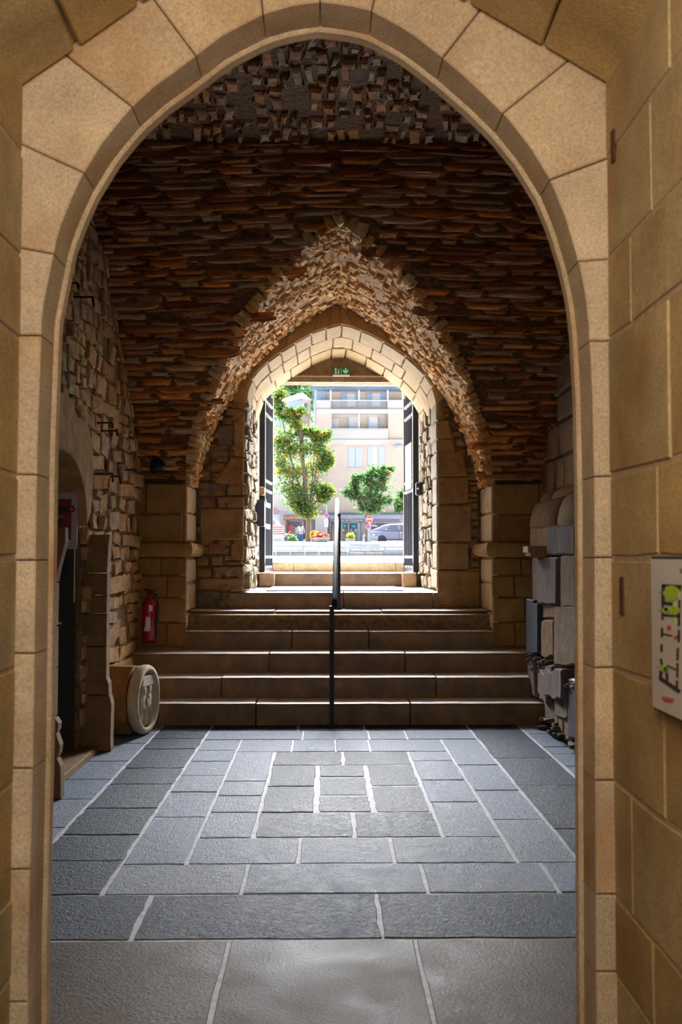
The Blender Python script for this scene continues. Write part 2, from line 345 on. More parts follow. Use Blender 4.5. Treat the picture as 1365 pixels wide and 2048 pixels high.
# ------------------------------------------------------------------ ceiling of the hall
def ceiling():
    xs = [XL-.12+i*.045 for i in range(int((XR-XL+.3)/.045)+1)]; ys = [2.9+i*.045 for i in range(int(7.7/.045)+1)]
    vs = []; ok = {}
    for i, x in enumerate(xs):
        for j, y in enumerate(ys):
            z = max(T(y), B(x)) if y <= YE+.02 else B(x)
            if y < 6.6: z = T(y)
            good = z > 2.0; z = max(z, 2.19)
            ok[i, j] = good; d = nz((x, y, z), 5, .022)+nz((x, y, z), 14, .012)
            vs.append((x+nz((y, x, z), 6, .012), y, z+abs(d)))
    n = len(ys); fs = []
    for i in range(len(xs)-1):
        for j in range(n-1):
            if ok[i, j]+ok[i+1, j]+ok[i+1, j+1]+ok[i, j+1] >= 2: fs.append((i*n+j, i*n+j+1, (i+1)*n+j+1, (i+1)*n+j))
    c = MB().add(vs, fs).build('ceiling', M['vmortar'], smooth=True, kind='structure')
    # slates of the far web, laid in courses across the hall
    items = []
    y = 9.93; z = T(9.9); s = 0
    while y > 7.12:
        k_ = max(0, min(1, (y-8.2)/1.7)); h = U(.028, .07)+k_*U(.01, .05)
        # tangent
        e = .01; z0 = T(min(9.92, y)); z1 = T(min(9.92, y)-e); tg = Vector((0, -e, z1-z0)).normalized()
        ym = min(9.9, y)+tg.y*h*.5; zm = T(min(9.92, ym)); nr = Vector((0, -tg.z, tg.y)); 
        if nr.z > 0: nr = -nr
        x = XL-.05+U(-.3, 0)
        while x < XR+.05:
            l = U(.16, .62)*(1 if h < .09 else .8); xm = x+l/2
            if B(xm) < zm-.01 and not (U(0, 1) < .04):
                rise = U(-.05, .05)+.05*max(-1, min(1, (xm-.15)))*(-1 if True else 1)*0
                slope = .10*max(0, 1-abs(abs(xm-.15)-1.2)/1.4)*(1 if xm < .15 else -1)*max(0, min(1, (9.6-ym)/1.5))
                ea = (Vector((1, 0, 0))+tg*(slope+U(-.05, .05))+nr*U(-.05, .05)).normalized(); eb = tg.copy(); nn = (nr+tg*U(-.35, .15)).normalized()
                items.append((frame((xm, ym, zm+.0), ea, eb, nn, l*1.02, h*U(.75, 1.05), U(.01, .06)), l*h))
            x += l+U(0, .02)
        y = y+tg.y*(h+.008)
    place(items, 'slate', M['slate'], c, 298)
    # stones of the crown, set on edge
    items = []
    for a0, a1, b0, b1 in guillotine(XL-.05, XR+.05, 4.2, 7.12, .085, .30):
        xm, ym = (a0+a1)/2, (b0+b1)/2; zm = T(ym)
        if U(0, 1) < .2: continue
        tg = Vector((0, 1, (T(ym+.01)-T(ym-.01))/.02)).normalized(); nr = Vector((0, tg.z, -tg.y))
        if nr.z > 0: nr = -nr
        sw = .22*(xm-.15)+U(-.18, .18)
        ea = (Vector((1, 0, 0))+nr*U(-.2, .2)).normalized(); eb = (tg+Vector((sw, 0, 0))).normalized()
        items.append((frame((xm, ym, zm+.01), ea, eb, nr, (a1-a0)*U(.7, 1.0), (b1-b0)*U(.6, 1.0), U(.015, .05)), (a1-a0)*(b1-b0)))
    place(items, 'crown_stone', M['crown'], c, 298)
    return c
ceiling()
# ------------------------------------------------------------------ rubble barrel over the stairs
def rubble_arch():
    t = thing('rubble_arch', 'ragged pointed arch of pale rubble stones vaulting over the stairs', 'arch', (.15, 10.2, 2.2))
    items = []
    for side in (-1, 1):
        c = _bl if side < 0 else _br
        a0 = math.atan2(2.2-c[1], (BL if side < 0 else BR)-c[0]); a1 = math.atan2(4.2-c[1], .13-c[0])
        L = abs(a1-a0)*c[2]
        for u0, u1, y0, y1 in guillotine(0, L, 6.9, YE, .08, .17):
            u, y = (u0+u1)/2, (y0+y1)/2; a = a0+(a1-a0)*u/L
            x, z = c[0]+c[2]*math.cos(a), c[1]+c[2]*math.sin(a)
            if T(y) > z-.015: continue
            nr = Vector((c[0]-x, 0, c[1]-z)).normalized(); tg = Vector((-nr.z, 0, nr.x))
            if tg.z < 0: tg = -tg
            if U(0, 1) < .10: continue
            edge = z-T(y) < .16
            ea = (tg+Vector((0, 1, 0))*U(-.3, .3)).normalized(); eb = Vector((0, 1, 0)); eb = (eb-ea*eb.dot(ea)).normalized()
            nn = (nr+eb*U(-.35, .25)+ea*U(-.2, .2)).normalized()
            items.append((frame((x, y, z), ea, eb, nn, (u1-u0)*U(.8, 1.05), (y1-y0)*U(.8, 1.05), U(.012, .05)*(1.6 if edge else 1)), (u1-u0)*(y1-y0)))
    # long slabs set along the groin
    for side in (-1, 1):
        c = _bl if side < 0 else _br
        for k in range(46):
            z = 2.25+1.9*k/45+U(-.02, .02); x = Bx(z, side); y = 7.0
            while T(y) > z-.01 and y < 9.9: y += .02
            nr = Vector((c[0]-x, 0, c[1]-z)).normalized(); tg = Vector((-nr.z, 0, nr.x)); tg = tg if tg.z > 0 else -tg
            ea = (Vector((0, 1, 0))+tg*U(.1, .5)).normalized(); eb = (tg-ea*tg.dot(ea)).normalized()
            items.append((frame((x, y+U(.0, .06), z), ea, eb, nr, U(.12, .26), U(.05, .085), U(.03, .085)), .03))
    place(items, 'rubble_stone', M['rubble'], t, 298)
    # the mortar bed that carries them
    vs = []; fs = []; K = 40; ys = [7.0+i*.06 for i in range(int((YE-7.0)/.06)+2)]
    for side in (-1, 1):
        c = _bl if side < 0 else _br
        a0 = math.atan2(2.2-c[1], (BL if side < 0 else BR)-c[0]); a1 = math.atan2(4.2-c[1], .13-c[0]); b = len(vs)
        for i in range(K+1):
            a = a0+(a1-a0)*i/K
            for y in ys:
                r = c[2]-.010+nz((a*2, y, side), 7, .012)
                vs.append((c[0]+r*math.cos(a), y, c[1]+r*math.sin(a)))
        n = len(ys)
        for i in range(K):
            for j in range(n-1):
                q = (b+i*n+j, b+i*n+j+1, b+(i+1)*n+j+1, b+(i+1)*n+j)
                if T(ys[j]) < vs[q[0]][2]+.02: fs.append(q)
    MB().add(vs, fs).build('mortar_bed', M['rmortar'], t, smooth=True)
rubble_arch()
# ------------------------------------------------------------------ left wall
def quadwall(name, mat, X, y0, y1, ztop, hole=None, amp=.02, step=.06):
    ys = [y0+i*step for i in range(int((y1-y0)/step)+2)]; zs = [i*step for i in range(int(4.8/step))]; vs = []; fs = []; n = len(zs)
    for y in ys:
        for z in zs: vs.append((X+nz((y, z, X), 4, amp)+nz((y, z, X), 11, amp*.5), y, z))
    for i in range(len(ys)-1):
        for j in range(n-1):
            y, z = ys[i]+step/2, zs[j]+step/2
            if z > ztop(y)+.15 or (hole and hole(y, z)): continue
            fs.append((i*n+j, i*n+j+1, (i+1)*n+j+1, (i+1)*n+j))
    return MB().add(vs, fs).build(name, mat, smooth=True, kind='structure')
NY0, NY1, NZ = 6.22, 7.50, 1.72      # doorway in the left wall
def in_niche(y, z, m=0):
    if not (NY0-m < y < NY1+m): return False
    yc = (NY0+NY1)/2; r = (NY1-NY0)/2+m
    return z < NZ+.5*math.sqrt(max(0, 1-((y-yc)/r)**2))+m*.5
wl = quadwall('wall_left', M['lmortar'], XL-.02, 2.9, 10.0, lambda y: max(T(y), 2.2), hole=in_niche)
items = []
for y0, y1, b0, b1, wa, wb in ((7.55, 9.86, 0, 2.3, .42, .15), (7.55, 9.86, 2.3, 4.5, .32, .15), (5.0, 7.55, 0, 2.3, .20, .12), (5.0, 7.55, 2.3, 4.5, .17, .12)):
    for a0, a1, c0, c1 in guillotine(y0, y1, b0, b1, wa, wb):
        y, z = (a0+a1)/2, (c0+c1)/2
        if z > T(y)+.05 or in_niche(y, z, .16): continue
        if 6.1 < y < 7.75 and 1.7 < z < 2.55: continue
        if U(0, 1) < .05: continue
        ea = Vector((U(-.05, .05), 1, U(-.1, .1))).normalized(); eb = Vector((0, U(-.12, .12), 1)).normalized(); nn = Vector((1, U(-.12, .12), U(-.12, .1))).normalized()
        items.append((frame((XL-.02, y, z), ea, eb, nn, (a1-a0)*.98, (c1-c0)*.97, U(.012, .045)), (a1-a0)*(c1-c0)))
place(items, 'wall_stone', M['lwall'], wl, 298, True)
# plaster left round the head of the doorway
mb = MB(); yc = (NY0+NY1)/2; poly = []
for k in range(17):
    a = math.pi*k/16; poly.append((yc-(NY1-NY0)/2*math.cos(a), NZ+.5*math.sin(a)))
outer = [(7.62, NZ+.1), (7.70, 2.1), (7.66, 2.35), (7.45, 2.52), (7.2, 2.50), (6.9, 2.62), (6.5, 2.58), (6.15, 2.5), (6.05, NZ)]
pts = poly+outer
mb.prism(pts, lambda a, b, d: Vector((XL+d, a, b)), -.05, .035, .008); mb.build('plaster_patch', M['plaster'], wl)
# the dark room behind the doorway
mb = MB(); X0 = XL-1.1
mb.box(X0-.05, X0, NY0-.05, NY1+.3, 0, 2.9); mb.box(X0, XL-.03, NY0-.08, NY0, 0, 2.6); mb.box(X0, XL-.03, NY1+.06, NY1+.12, 0, 2.6)
mb.build('wall_doorway_room', M['lmortar'], kind='structure')
mb = MB(); vs = []; fs = []
for k in range(13):
    a = math.pi*k/12
    for x in (XL+.02, XL-.55): vs.append((x, yc-(NY1-NY0)/2*1.02*math.cos(a), NZ+.5*math.sin(a)))
for k in range(12): fs.append((2*k, 2*k+1, 2*k+3, 2*k+2))
mb.add(vs, fs).build('niche_soffit', M['plaster'], wl)
# door leaf standing open across the doorway room
d = thing('door_1', loc=(-2.3, 7.46, 0), kind='structure')
mb = MB(); mb.cbox(-2.85, -1.86, 7.43, 7.49, .04, 2.02, .006); mb.build('door_leaf', M['matte_black'], d)
mb = MB(); mb.box(-1.862, -1.852, 7.425, 7.432, 1.15, 1.99); mb.build('door_edge_strip', M['edge'], d, label='pale steel strip on the door edge')
mb = MB(); mb.tube([(-2.02, 7.43, 1.0), (-2.02, 7.36, 1.0), (-1.93, 7.36, 1.0)], .009); mb.build('door_handle', M['edge'], d, label='steel lever handle')
p = thing('poster', 'white bordered dark red poster on the black door leaf', 'poster', (-1.95, 7.42, 1.55))
a = atY(95, 985, 7.42); b = atY(154, 1098, 7.42)
MB().box(-2.32, b.x, 7.415, 7.428, b.z, a.z).build('sheet', M['posterwhite'], p)
a = atY(95, 998, 7.41); b = atY(142, 1080, 7.41); MB().box(-2.24, b.x, 7.411, 7.4149, b.z, a.z).build('red_panel', M['posterred'], p, label='dark red field of the poster')
mb = MB(); c = atY(143, 1018, 7.405); mb.lathe([(.026, 0), (.026, .004)], Matrix.Translation((c.x, 7.411, c.z)) @ Matrix.Rotation(math.pi/2, 4, 'X'), 16)
mb.box(c.x-.18, c.x, 7.407, 7.4109, c.z-.027, c.z+.024); mb.box(c.x-.20, c.x-.07, 7.406, 7.4105, c.z-.13, c.z-.02); mb.build('black_lettering_block', M['ink'], p)
c2 = atY(143, 1018, 7.40); MB().lathe([(.016, 0), (.016, .003)], Matrix.Translation((c.x+.002, 7.4066, c.z)) @ Matrix.Rotation(math.pi/2, 4, 'X'), 14).build('red_dot', M['redink'], p)
def text(s, size, Mx, mat, parent, name='lettering', ext=.002, align='CENTER', sx=1.0):
    cu = bpy.data.curves.new(name, 'FONT'); cu.body = s; cu.size = size; cu.extrude = ext; cu.align_x = align; cu.align_y = 'CENTER'; cu.resolution_u = 2
    o = bpy.data.objects.new('tmp', cu); COL.objects.link(o); dg = bpy.context.evaluated_depsgraph_get(); me = bpy.data.meshes.new_from_object(o.evaluated_get(dg))
    bpy.data.objects.remove(o); me.materials.clear(); me.materials.append(mat)
    return link(name, me, parent, Mx @ Matrix.Diagonal((sx, 1, 1, 1)))
FACE = Matrix.Rotation(math.pi/2, 4, 'X')      # text that faces the viewer (-Y)
text('concert', .045, Matrix.Translation((c.x-.13, 7.4045, c.z-.055)) @ FACE, M['posterwhite'], p)
# stone door surround of the left wall
def surround(name, label, Yf, prof, xback, depth, lip):
    t = thing(name, label, 'door jamb', (-1.7, Yf, 0))
    cuts = [prof[0][1]] + lip + [prof[-1][1]]
    def xr(z):
        for (xa, za), (xb, zb) in zip(prof, prof[1:]):
            if min(za, zb) <= z <= max(za, zb): return xa+(xb-xa)*(z-za)/(zb-za if zb != za else 1)
        return prof[-1][0]
    for zt, zb in zip(cuts, cuts[1:]):
        pts = [(xback, zb+.004), (xr(zb+.004), zb+.004)]+[q for q in reversed(prof) if zb < q[1] < zt]+[(xr(zt-.004), zt-.004), (xback, zt-.004)]
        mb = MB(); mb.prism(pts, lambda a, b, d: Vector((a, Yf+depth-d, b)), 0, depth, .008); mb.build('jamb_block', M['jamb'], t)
    return t
surround('door_jamb', 'carved stone door jamb nearest the big arch, curved corbel at its top', 6.20,
         [(-1.615, 1.675), (-1.612, 1.585), (-1.625, 1.53), (-1.652, 1.42), (-1.668, 1.33), (-1.668, .50), (-1.655, .485), (-1.64, .46), (-1.645, .42), (-1.655, .40), (-1.63, .33), (-1.635, .28), (-1.648, .25), (-1.625, .2), (-1.62, 0)], -2.0, .09, [1.33, 1.06, .80, .50, .25])
surround('door_jamb', 'worn stone door jamb beside the carved round medallion', 7.68,
         [(-1.655, 1.66), (-1.665, 1.58), (-1.672, 1.4), (-1.672, .56), (-1.655, .52), (-1.65, .43), (-1.63, .36), (-1.635, .1), (-1.63, 0)], -1.95, .12, [1.36, 1.19, 1.05, .80, .43])
MB().cbox(-2.9, -1.72, 6.25, 7.66, 0, .05, .006).build('threshold_slab', M['jamb'], wl)
# iron hooks in the left wall
for i, (px, py) in enumerate([(133, 566), (165, 594), (205, 846), (215, 862), (206, 948), (222, 953), (256, 940)]):
    q = atX(px, py, XL+.05)
    h = thing('iron_hook', ['short black iron hook high in the left wall, beside the big arch', 'long black iron hook high in the left wall, second from the big arch', 'black iron hook above the niche door, upper of the close pair', 'black iron hook above the niche door, lower of the close pair', 'black iron hook level with the niche head, nearer of the pair', 'black iron hook level with the niche head, farther of the pair', 'small black iron hook in the left wall nearest the stairs'][i], 'hook', (XL, q.y, q.z), 'iron hooks in the left wall')
    l = .16 if i in (1, 4, 5) else .09
    MB().tube([(XL-.03, q.y, q.z), (XL+.12, q.y+.02, q.z+.005)], .008, 6).build('shank', M['matte_black'], h)
    MB().tube([(XL+.12, q.y+.02, q.z+.008), (XL+.125, q.y+.03, q.z-l*.4)], .009, 6).build('hook_tip', M['matte_black'], h)
pts = [atX(px, py, XL+.09) for px, py in ((205, 500), (214, 560), (228, 640), (243, 720), (258, 800), (268, 860), (276, 930))]
tag(MB().tube(pts, .006, 5).build('cable', M['lmortar']), 'thin pale cable running down the left wall beside the vault', 'cable')
# ------------------------------------------------------------------ right wall
wr = quadwall('wall_right', M['lmortar'], XR+.02, 2.9, 10.0, lambda y: max(T(y), 2.2), amp=.01)
def wblock(poly_px, X, mat, name, parent, d0=-.10, d1=.03, bev=.014, jit=.007, rg=True):
    pts = []
    for px, py in poly_px:
        q = atX(px, py, X); pts.append((q.y, q.z))
    if rg: pts = rough(pts, .10, jit)
    return MB().prism(pts, lambda a, b, d: Vector((X-d, a, b)), d0, d1, bev).build(name, mat, parent)
items = []
for a0, a1, c0, c1 in guillotine(6.0, 9.86, 1.95, 4.5, .75, .42):
    y, z = (a0+a1)/2, (c0+c1)/2
    if z > T(y): continue
    MB().prism(rough(rect(a0+.012, a1-.012, c0+.012, min(c1-.012, T(a1)+.4)), .14, .01), lambda a, b, d: Vector((XR-d, a, b)), -.1, U(.02, .05), .02).build('wall_block', M['rwall'], wr)
XB = 1.95
# protruding lower masonry: backing
mb = MB(); prof = [(1.97, 0), (1.97, 1.72), (1.985, 1.85), (2.03, 1.97), (2.10, 2.06), (2.22, 2.12)]
vs = []; fs = []
for y in (3.0, 9.44):
    for x, z in prof: vs.append((x, y, z))
n = len(prof)
for i in range(n-1): fs.append((i, i+1, n+i+1, n+i))
vs += [(2.22, 9.44, 0), (2.22, 3.0, 0)]; fs.append(tuple(range(n, 2*n))+(2*n,))
mb.add(vs, fs).build('masonry_core', M['lmortar'], wr)
C3 = lambda cx, cy: (1040+.2734*cx, 940+.2734*cy)
def wb(x0, y0, x1, y1, mat, d1=.03, sk=0, **k): return wblock([C3(x0, y1), C3(x1, y1), C3(x1, y0+sk), C3(x0, y0)], XB, mat, 'wall_block', wr, d1=d1, **k)
wb(98, 415, 236, 640, M['rwall'], .03); wb(240, 410, 445, 622, M['purple'], .05, sk=-10)
wb(150, 640, 328, 985, M['purple'], .07); wb(342, 628, 450, 1004, M['rwall'], .05)
wb(100, 945, 188, 1345, M['blue'], .07); wb(192, 968, 280, 1092, M['rwall'], .03); wb(196, 1096, 288, 1372, M['rwall'], .05, jit=.012); wb(292, 992, 460, 1432, M['rwall'], .05)
# nearer blocks of the same wall, mostly behind the big arch
for a0, a1, c0, c1 in guillotine(5.2, 7.36, .6, 1.74, .5, .35):
    MB().prism(rough(rect(a0+.01, a1-.01, c0+.01, c1-.01), .14, .008), lambda a, b, d: Vector((XB-d, a, b)), -.05, .03, .016).build('wall_block', M['rwall'], wr)
# rounded shoulder courses
def shoulder(y0, y1, t0, t1):
    vs = []; fs = []; K = 6; yy = [y0+.008, y0+.03, (y0+y1)/2, y1-.03, y1-.008]
    for y in yy:
        e = .012 if y in (yy[0], yy[-1]) else -.018+U(-.004, .004)
        for i in range(K+1):
            t = t0+(t1-t0)*i/K; ee = e+(.014 if i in (0, K) else 0)
            a = math.pi/2*t; cx, cz = 2.24, 1.72; rx, rz = .28-ee, .40-ee
            vs.append((cx-rx*math.cos(a), y, cz+rz*math.sin(a)))
    for j in range(len(yy)-1):
        for i in range(K): fs.append((j*(K+1)+i, j*(K+1)+i+1, (j+1)*(K+1)+i+1, (j+1)*(K+1)+i))
    MB().add(vs, fs).build('shoulder_block', M['rwall'], wr, smooth=True)
for y0, y1 in ((9.44, 8.32), (8.32, 7.55), (7.55, 6.6), (6.6, 5.6)): shoulder(y1, y0, .02, .48)
for y0, y1 in ((9.42, 8.95), (8.95, 7.9), (7.9, 7.0), (7.0, 6.0)): shoulder(y1, y0, .50, .98)
# rough slate footing
fp = thing('footing', 'rough slate and rubble footing along the base of the right wall', 'footing', (1.95, 8.2, 0))
MB().box(1.945, 2.15, 6.0, 9.3, 0, .55).build('mortar_bed', M['lmortar'], fp)
def fb(x0, y0, x1, y1, mat, d1, **k): return wblock([C3(x0, y1), C3(x1, y1+20), C3(x1-6, y0+8), C3(x0, y0)], 1.93, mat, 'footing_stone', fp, d0=-.1, d1=d1, **k)
fb(95, 1375, 150, 1640, M['purple'], .05, jit=.015); fb(152, 1385, 206, 1640, M['rwall'], .03, jit=.02); fb(212, 1470, 262, 1690, M['purple'], .08, jit=.02); fb(262, 1460, 398, 1660, M['purple'], .10, jit=.02)
fb(406, 1522, 475, 1960, M['blue'], .06); fb(200, 1700, 300, 1850, M['darkstone'], .02, jit=.02); fb(300, 1660, 400, 1800, M['darkstone'], .05, jit=.02); fb(310, 1790, 345, 1930, M['rwall'], .03); fb(348, 1770, 404, 1960, M['rwall'], .03, jit=.02)
items = []
for k in range(90):
    y = U(6.6, 9.2); z = U(.47, .60) if k < 55 else U(0, .12); 
    items.append((frame((1.93-U(0, .05), y, z), Vector((.2, 1, U(-.2, .2))).normalized(), Vector((U(-.2, .2), 0, 1)).normalized(), Vector((-1, 0, 0)), U(.06, .17), U(.02, .045), U(.02, .05)), .02))
place(items, 'footing_chip', M['purple'], fp)
# moulded stone bracket
q = atY(1057, 1092, 8.6); e = atY(1106, 1113, 8.6)
cb = thing('stone_bracket', 'small moulded stone bracket projecting from the right wall', 'bracket', (1.95, 8.7, q.z-.05))
mb = MB(); prof = [(q.x, q.z), (q.x, q.z-.02), (q.x+.006, q.z-.04), (q.x+.02, q.z-.07), (q.x+.05, q.z-.098), (q.x+.09, q.z-.105), (e.x+.1, q.z-.105), (e.x+.1, q.z)]
mb.prism(prof, lambda a, b, d: Vector((a, 8.8-d, b)), 0, .2, .008); mb.build('bracket_block', M['pier'], cb)
mb = MB()
for k in range(3): mb.box(q.x-.004+k*.022, q.x+.010+k*.022, 8.592, 8.8, q.z-.085+k*.0-(.0 if k else -.03), q.z-.004)
mb.build('moulding_fillet', M['cream'], cb, label='pale moulded nose of the bracket')
# ------------------------------------------------------------------ piers with their imposts
def pier(side):
    xi = BL if side < 0 else BR; xw = XL-.05 if side < 0 else XR+.05
    t = thing('pier', ['stone pier carrying the rubble arch behind the red extinguisher', 'stone pier carrying the rubble arch behind the stone bracket'][side > 0], 'pier', ((xi+xw)/2, 10.2, SZ[3]))
    a, b = min(xi, xw), max(xi, xw); s = -side
    MB().box(a+(.03 if side > 0 else 0), b-(.03 if side < 0 else 0), YP+.03, YE, .3, 2.2).build('core', M['lmortar'], t)
    rows = [(.40, .60), (.60, .84), (.84, 1.08), (1.08, 1.30), (1.30, 1.475), (1.62, 1.90), (1.90, 2.21)]
    for k, (z0, z1) in enumerate(rows):
        xs = [xw, xi]
        m = [.55, .62, .45, .35, .5, .9, .2][k]; xs = [xw, xw+(xi-xw)*m, xi]
        if k == 3: xs = [xw, xw+(xi-xw)*.62, xi]
        for i in range(len(xs)-1):
            p0, p1 = sorted(xs[i:i+2]); last = i == len(xs)-2
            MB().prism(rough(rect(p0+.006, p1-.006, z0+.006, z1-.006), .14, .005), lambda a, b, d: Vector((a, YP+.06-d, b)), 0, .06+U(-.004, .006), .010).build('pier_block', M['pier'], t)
    # inner face, dressed quoins in the door-lit colour
    for k, (z0, z1) in enumerate([(.745, 1.0), (.93, 1.22), (1.22, 1.475), (1.62, 1.93), (1.93, 2.21)]):
        if k == 0: z0, z1 = .75, .925
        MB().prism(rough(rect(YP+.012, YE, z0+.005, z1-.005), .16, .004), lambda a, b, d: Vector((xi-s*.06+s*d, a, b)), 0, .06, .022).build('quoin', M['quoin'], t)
    # impost moulding: a bull nose wrapping front and inner face
    pr = [(-.02, 1.62), (.055, 1.62), (.075, 1.605), (.088, 1.575), (.09, 1.55), (.08, 1.515), (.06, 1.49), (.03, 1.478), (-.02, 1.478)]
    vs = []; fs = []; n = len(pr)
    ex = xi+s*.11
    path = [lambda o: (xw, YP-o), lambda o: (xi-s*.03, YP-o), lambda o: (xi+s*o*.72, YP-o*.72+.0), lambda o: (xi+s*o, YP+.04), lambda o: (xi+s*o, YE)]
    for f in path:
        for o, z in pr: x, y = f(o); vs.append((x, y, z))
    for i in range(len(path)-1):
        for j in range(n): fs.append((i*n+j, i*n+(j+1) % n, (i+1)*n+(j+1) % n, (i+1)*n+j))
    fs.append(tuple(range(n))); MB().add(vs, fs).build('impost', M['pier'], t, smooth=False, label='rounded impost moulding')
pier(-1); pier(1)
# small black floodlight on the left springing
q = atY(318, 938, 9.66)
fl = thing('floodlight', 'small black dome floodlight at the springing of the vault', 'lamp', (q.x, q.y, q.z-.1))
MB().lathe([(.015, .11), (.05, .10), (.075, .05), (.082, 0), (.078, -.01)], Matrix.Translation(q) @ Matrix.Rotation(-.5, 4, 'Y'), 16).build('shade', M['black'], fl, smooth=True)
MB().tube([(q.x-.03, q.y+.02, q.z+.09), (q.x-.08, q.y+.1, q.z+.14), (q.x-.08, q.y+.25, q.z+.12)], .01, 6).build('bracket_arm', M['black'], fl)
# fire extinguisher
q = atY(299, 1240, 9.64)
fe = thing('fire_extinguisher', 'red fire extinguisher hanging on the left pier beside the steps', 'fire extinguisher', (q.x, q.y, atY(299, 1281, 9.64).z))
z0, z1 = atY(299, 1282, 9.64).z, atY(299, 1196, 9.64).z; r = .072
MB().lathe([(r*.8, z0), (r, z0+.015), (r, z1-.06), (r*.85, z1-.025), (r*.5, z1), (.024, z1+.012), (.024, z1+.04)], Matrix.Translation((q.x, q.y, 0)), 22).build('cylinder', M['redpaint'], fe, smooth=True)
MB().box(q.x-.02, q.x+.02, q.y-.02, q.y+.02, z1+.035, z1+.07).tube([(q.x-.05, q.y, z1+.085), (q.x+.05, q.y, z1+.065)], .008, 6).build('valve', M['matte_black'], fe)
MB().tube([(q.x+.02, q.y, z1+.05), (q.x+.07, q.y-.01, z1+.03), (q.x+.083, q.y-.02, z1-.08), (q.x+.07, q.y-.045, z1-.25), (q.x+.075, q.y-.03, z1-.36)], .009, 6).build('hose', M['matte_black'], fe)
def curved_label(x0, x1, za, zb, zc, zd, name, mat, skew=0):
    vs = []; K = 6
    for i in range(K+1):
        u = x0+(x1-x0)*i/K
        for z, s_ in ((za, skew), (zb, 0)):
            xx = max(-.95, min(.95, u+s_*(1-i/K))); vs.append((q.x+r*1.01*xx, q.y-r*1.01*math.sqrt(1-xx*xx), z))
    return MB().add(vs, [(2*i, 2*i+2, 2*i+3, 2*i+1) for i in range(K)]).build(name, mat, fe)
curved_label(-.28, .28, z0+.10, z0+.235, 0, 0, 'paper_tag', M['grey'], -.28).data.name = 'paper_tag'
curved_label(.22, .55, z0+.29, z0+.345, 0, 0, 'round_label', M['grey'])
MB().box(q.x-.03, q.x+.03, q.y+r*.9, YP+.01, z0+.25, z0+.29).build('wall_bracket', M['matte_black'], fe)
# ------------------------------------------------------------------ staircase
st = thing('stone_staircase', 'flight of worn brown granite steps climbing to the doorway', 'stairs', (.15, 9.0, 0))
def step(k, x0, x1, joints_px, ymid, back=.36):
    Yf = SY[k]; z0, z1 = SZ[k-1]-.02, SZ[k]
    xs = [x0]+[atY(j, ymid, Yf).x for j in joints_px]+[x1]
    for a, b in zip(xs, xs[1:]):
        dz = U(-.003, .003)
        pr = [(0, z0), (0, z1-.016), (-.008, z1-.010), (-.006, z1-.003), (.002, z1), (back, z1), (back, z0)]
        vs = []; K = max(2, int((b-a)/.16))
        for i in range(K+1):
            x = a+.006+(b-a-.012)*i/K; w = nz((x, k, 0), 3, .004)
            for y, z in pr: vs.append((x, Yf+y+(w if y < .05 else 0), z+dz+(nz((x, y, k), 4, .003) if z > z0+.05 else 0)))
        n = len(pr); fs = [tuple(range(n)), tuple(range(K*n+n-1, K*n-1, -1))]
        for i in range(K):
            for j in range(n): fs.append((i*n+j, i*n+(j+1) % n, (i+1)*n+(j+1) % n, (i+1)*n+j))
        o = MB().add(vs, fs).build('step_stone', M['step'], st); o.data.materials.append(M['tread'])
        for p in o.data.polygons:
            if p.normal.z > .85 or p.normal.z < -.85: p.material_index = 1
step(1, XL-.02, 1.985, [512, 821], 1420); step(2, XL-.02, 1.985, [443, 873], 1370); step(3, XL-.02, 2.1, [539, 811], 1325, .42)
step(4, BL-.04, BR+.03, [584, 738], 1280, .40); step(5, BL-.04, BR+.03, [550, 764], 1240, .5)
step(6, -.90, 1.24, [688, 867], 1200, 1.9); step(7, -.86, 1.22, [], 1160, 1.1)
mb = MB(); mb.box(XL, 2.1, 9.3, 10.6, -.02, .17); mb.box(XL, 2.1, 9.6, 10.6, .1, .55); mb.box(BL, BR, 10.0, 10.6, .5, .9); mb.box(-.9, 1.2, 10.7, 13.6, 0, 1.0)
mb.build('core', M['lmortar'], st)
# kerb of the square beyond
ks = thing('kerb', 'tan granite kerb step outside the doorway, below the white paving', 'kerb', (0, 13.4, 1.27))
for a, b in ((-3.2, -.42), (-.42, .95), (.95, 3.4)): MB().cbox(a+.003, b-.003, SY[8], 13.75, 1.1, SZ[8]-.002, .008).build('kerb_stone', M['kerb'] if 'kerb' in M else M['pier'], ks)
# door mat on the landing
a = atZ(545, 1181, 1.106); b = atZ(816, 1174, 1.106)
tag(MB().cbox(-.64, .86, 10.86, 12.15, 1.106, 1.118, .004).build('door_mat', M['mat']), 'flat blue grey door mat lying on the top landing', 'mat')
# stone blocks under the gate posts
for lab, xa, xb in (('squat stone block under the left gate leaf', -.80, -.615), ('chipped stone block under the right gate leaf', .955, 1.12)):
    tag(MB().prism(rough(rect(xa, xb, 1.106, 1.285), .06, .006), lambda a, b, d: Vector((a, 12.36-d, b)), 0, .22, .014).build('gate_block', M['step']), lab, 'stone block')
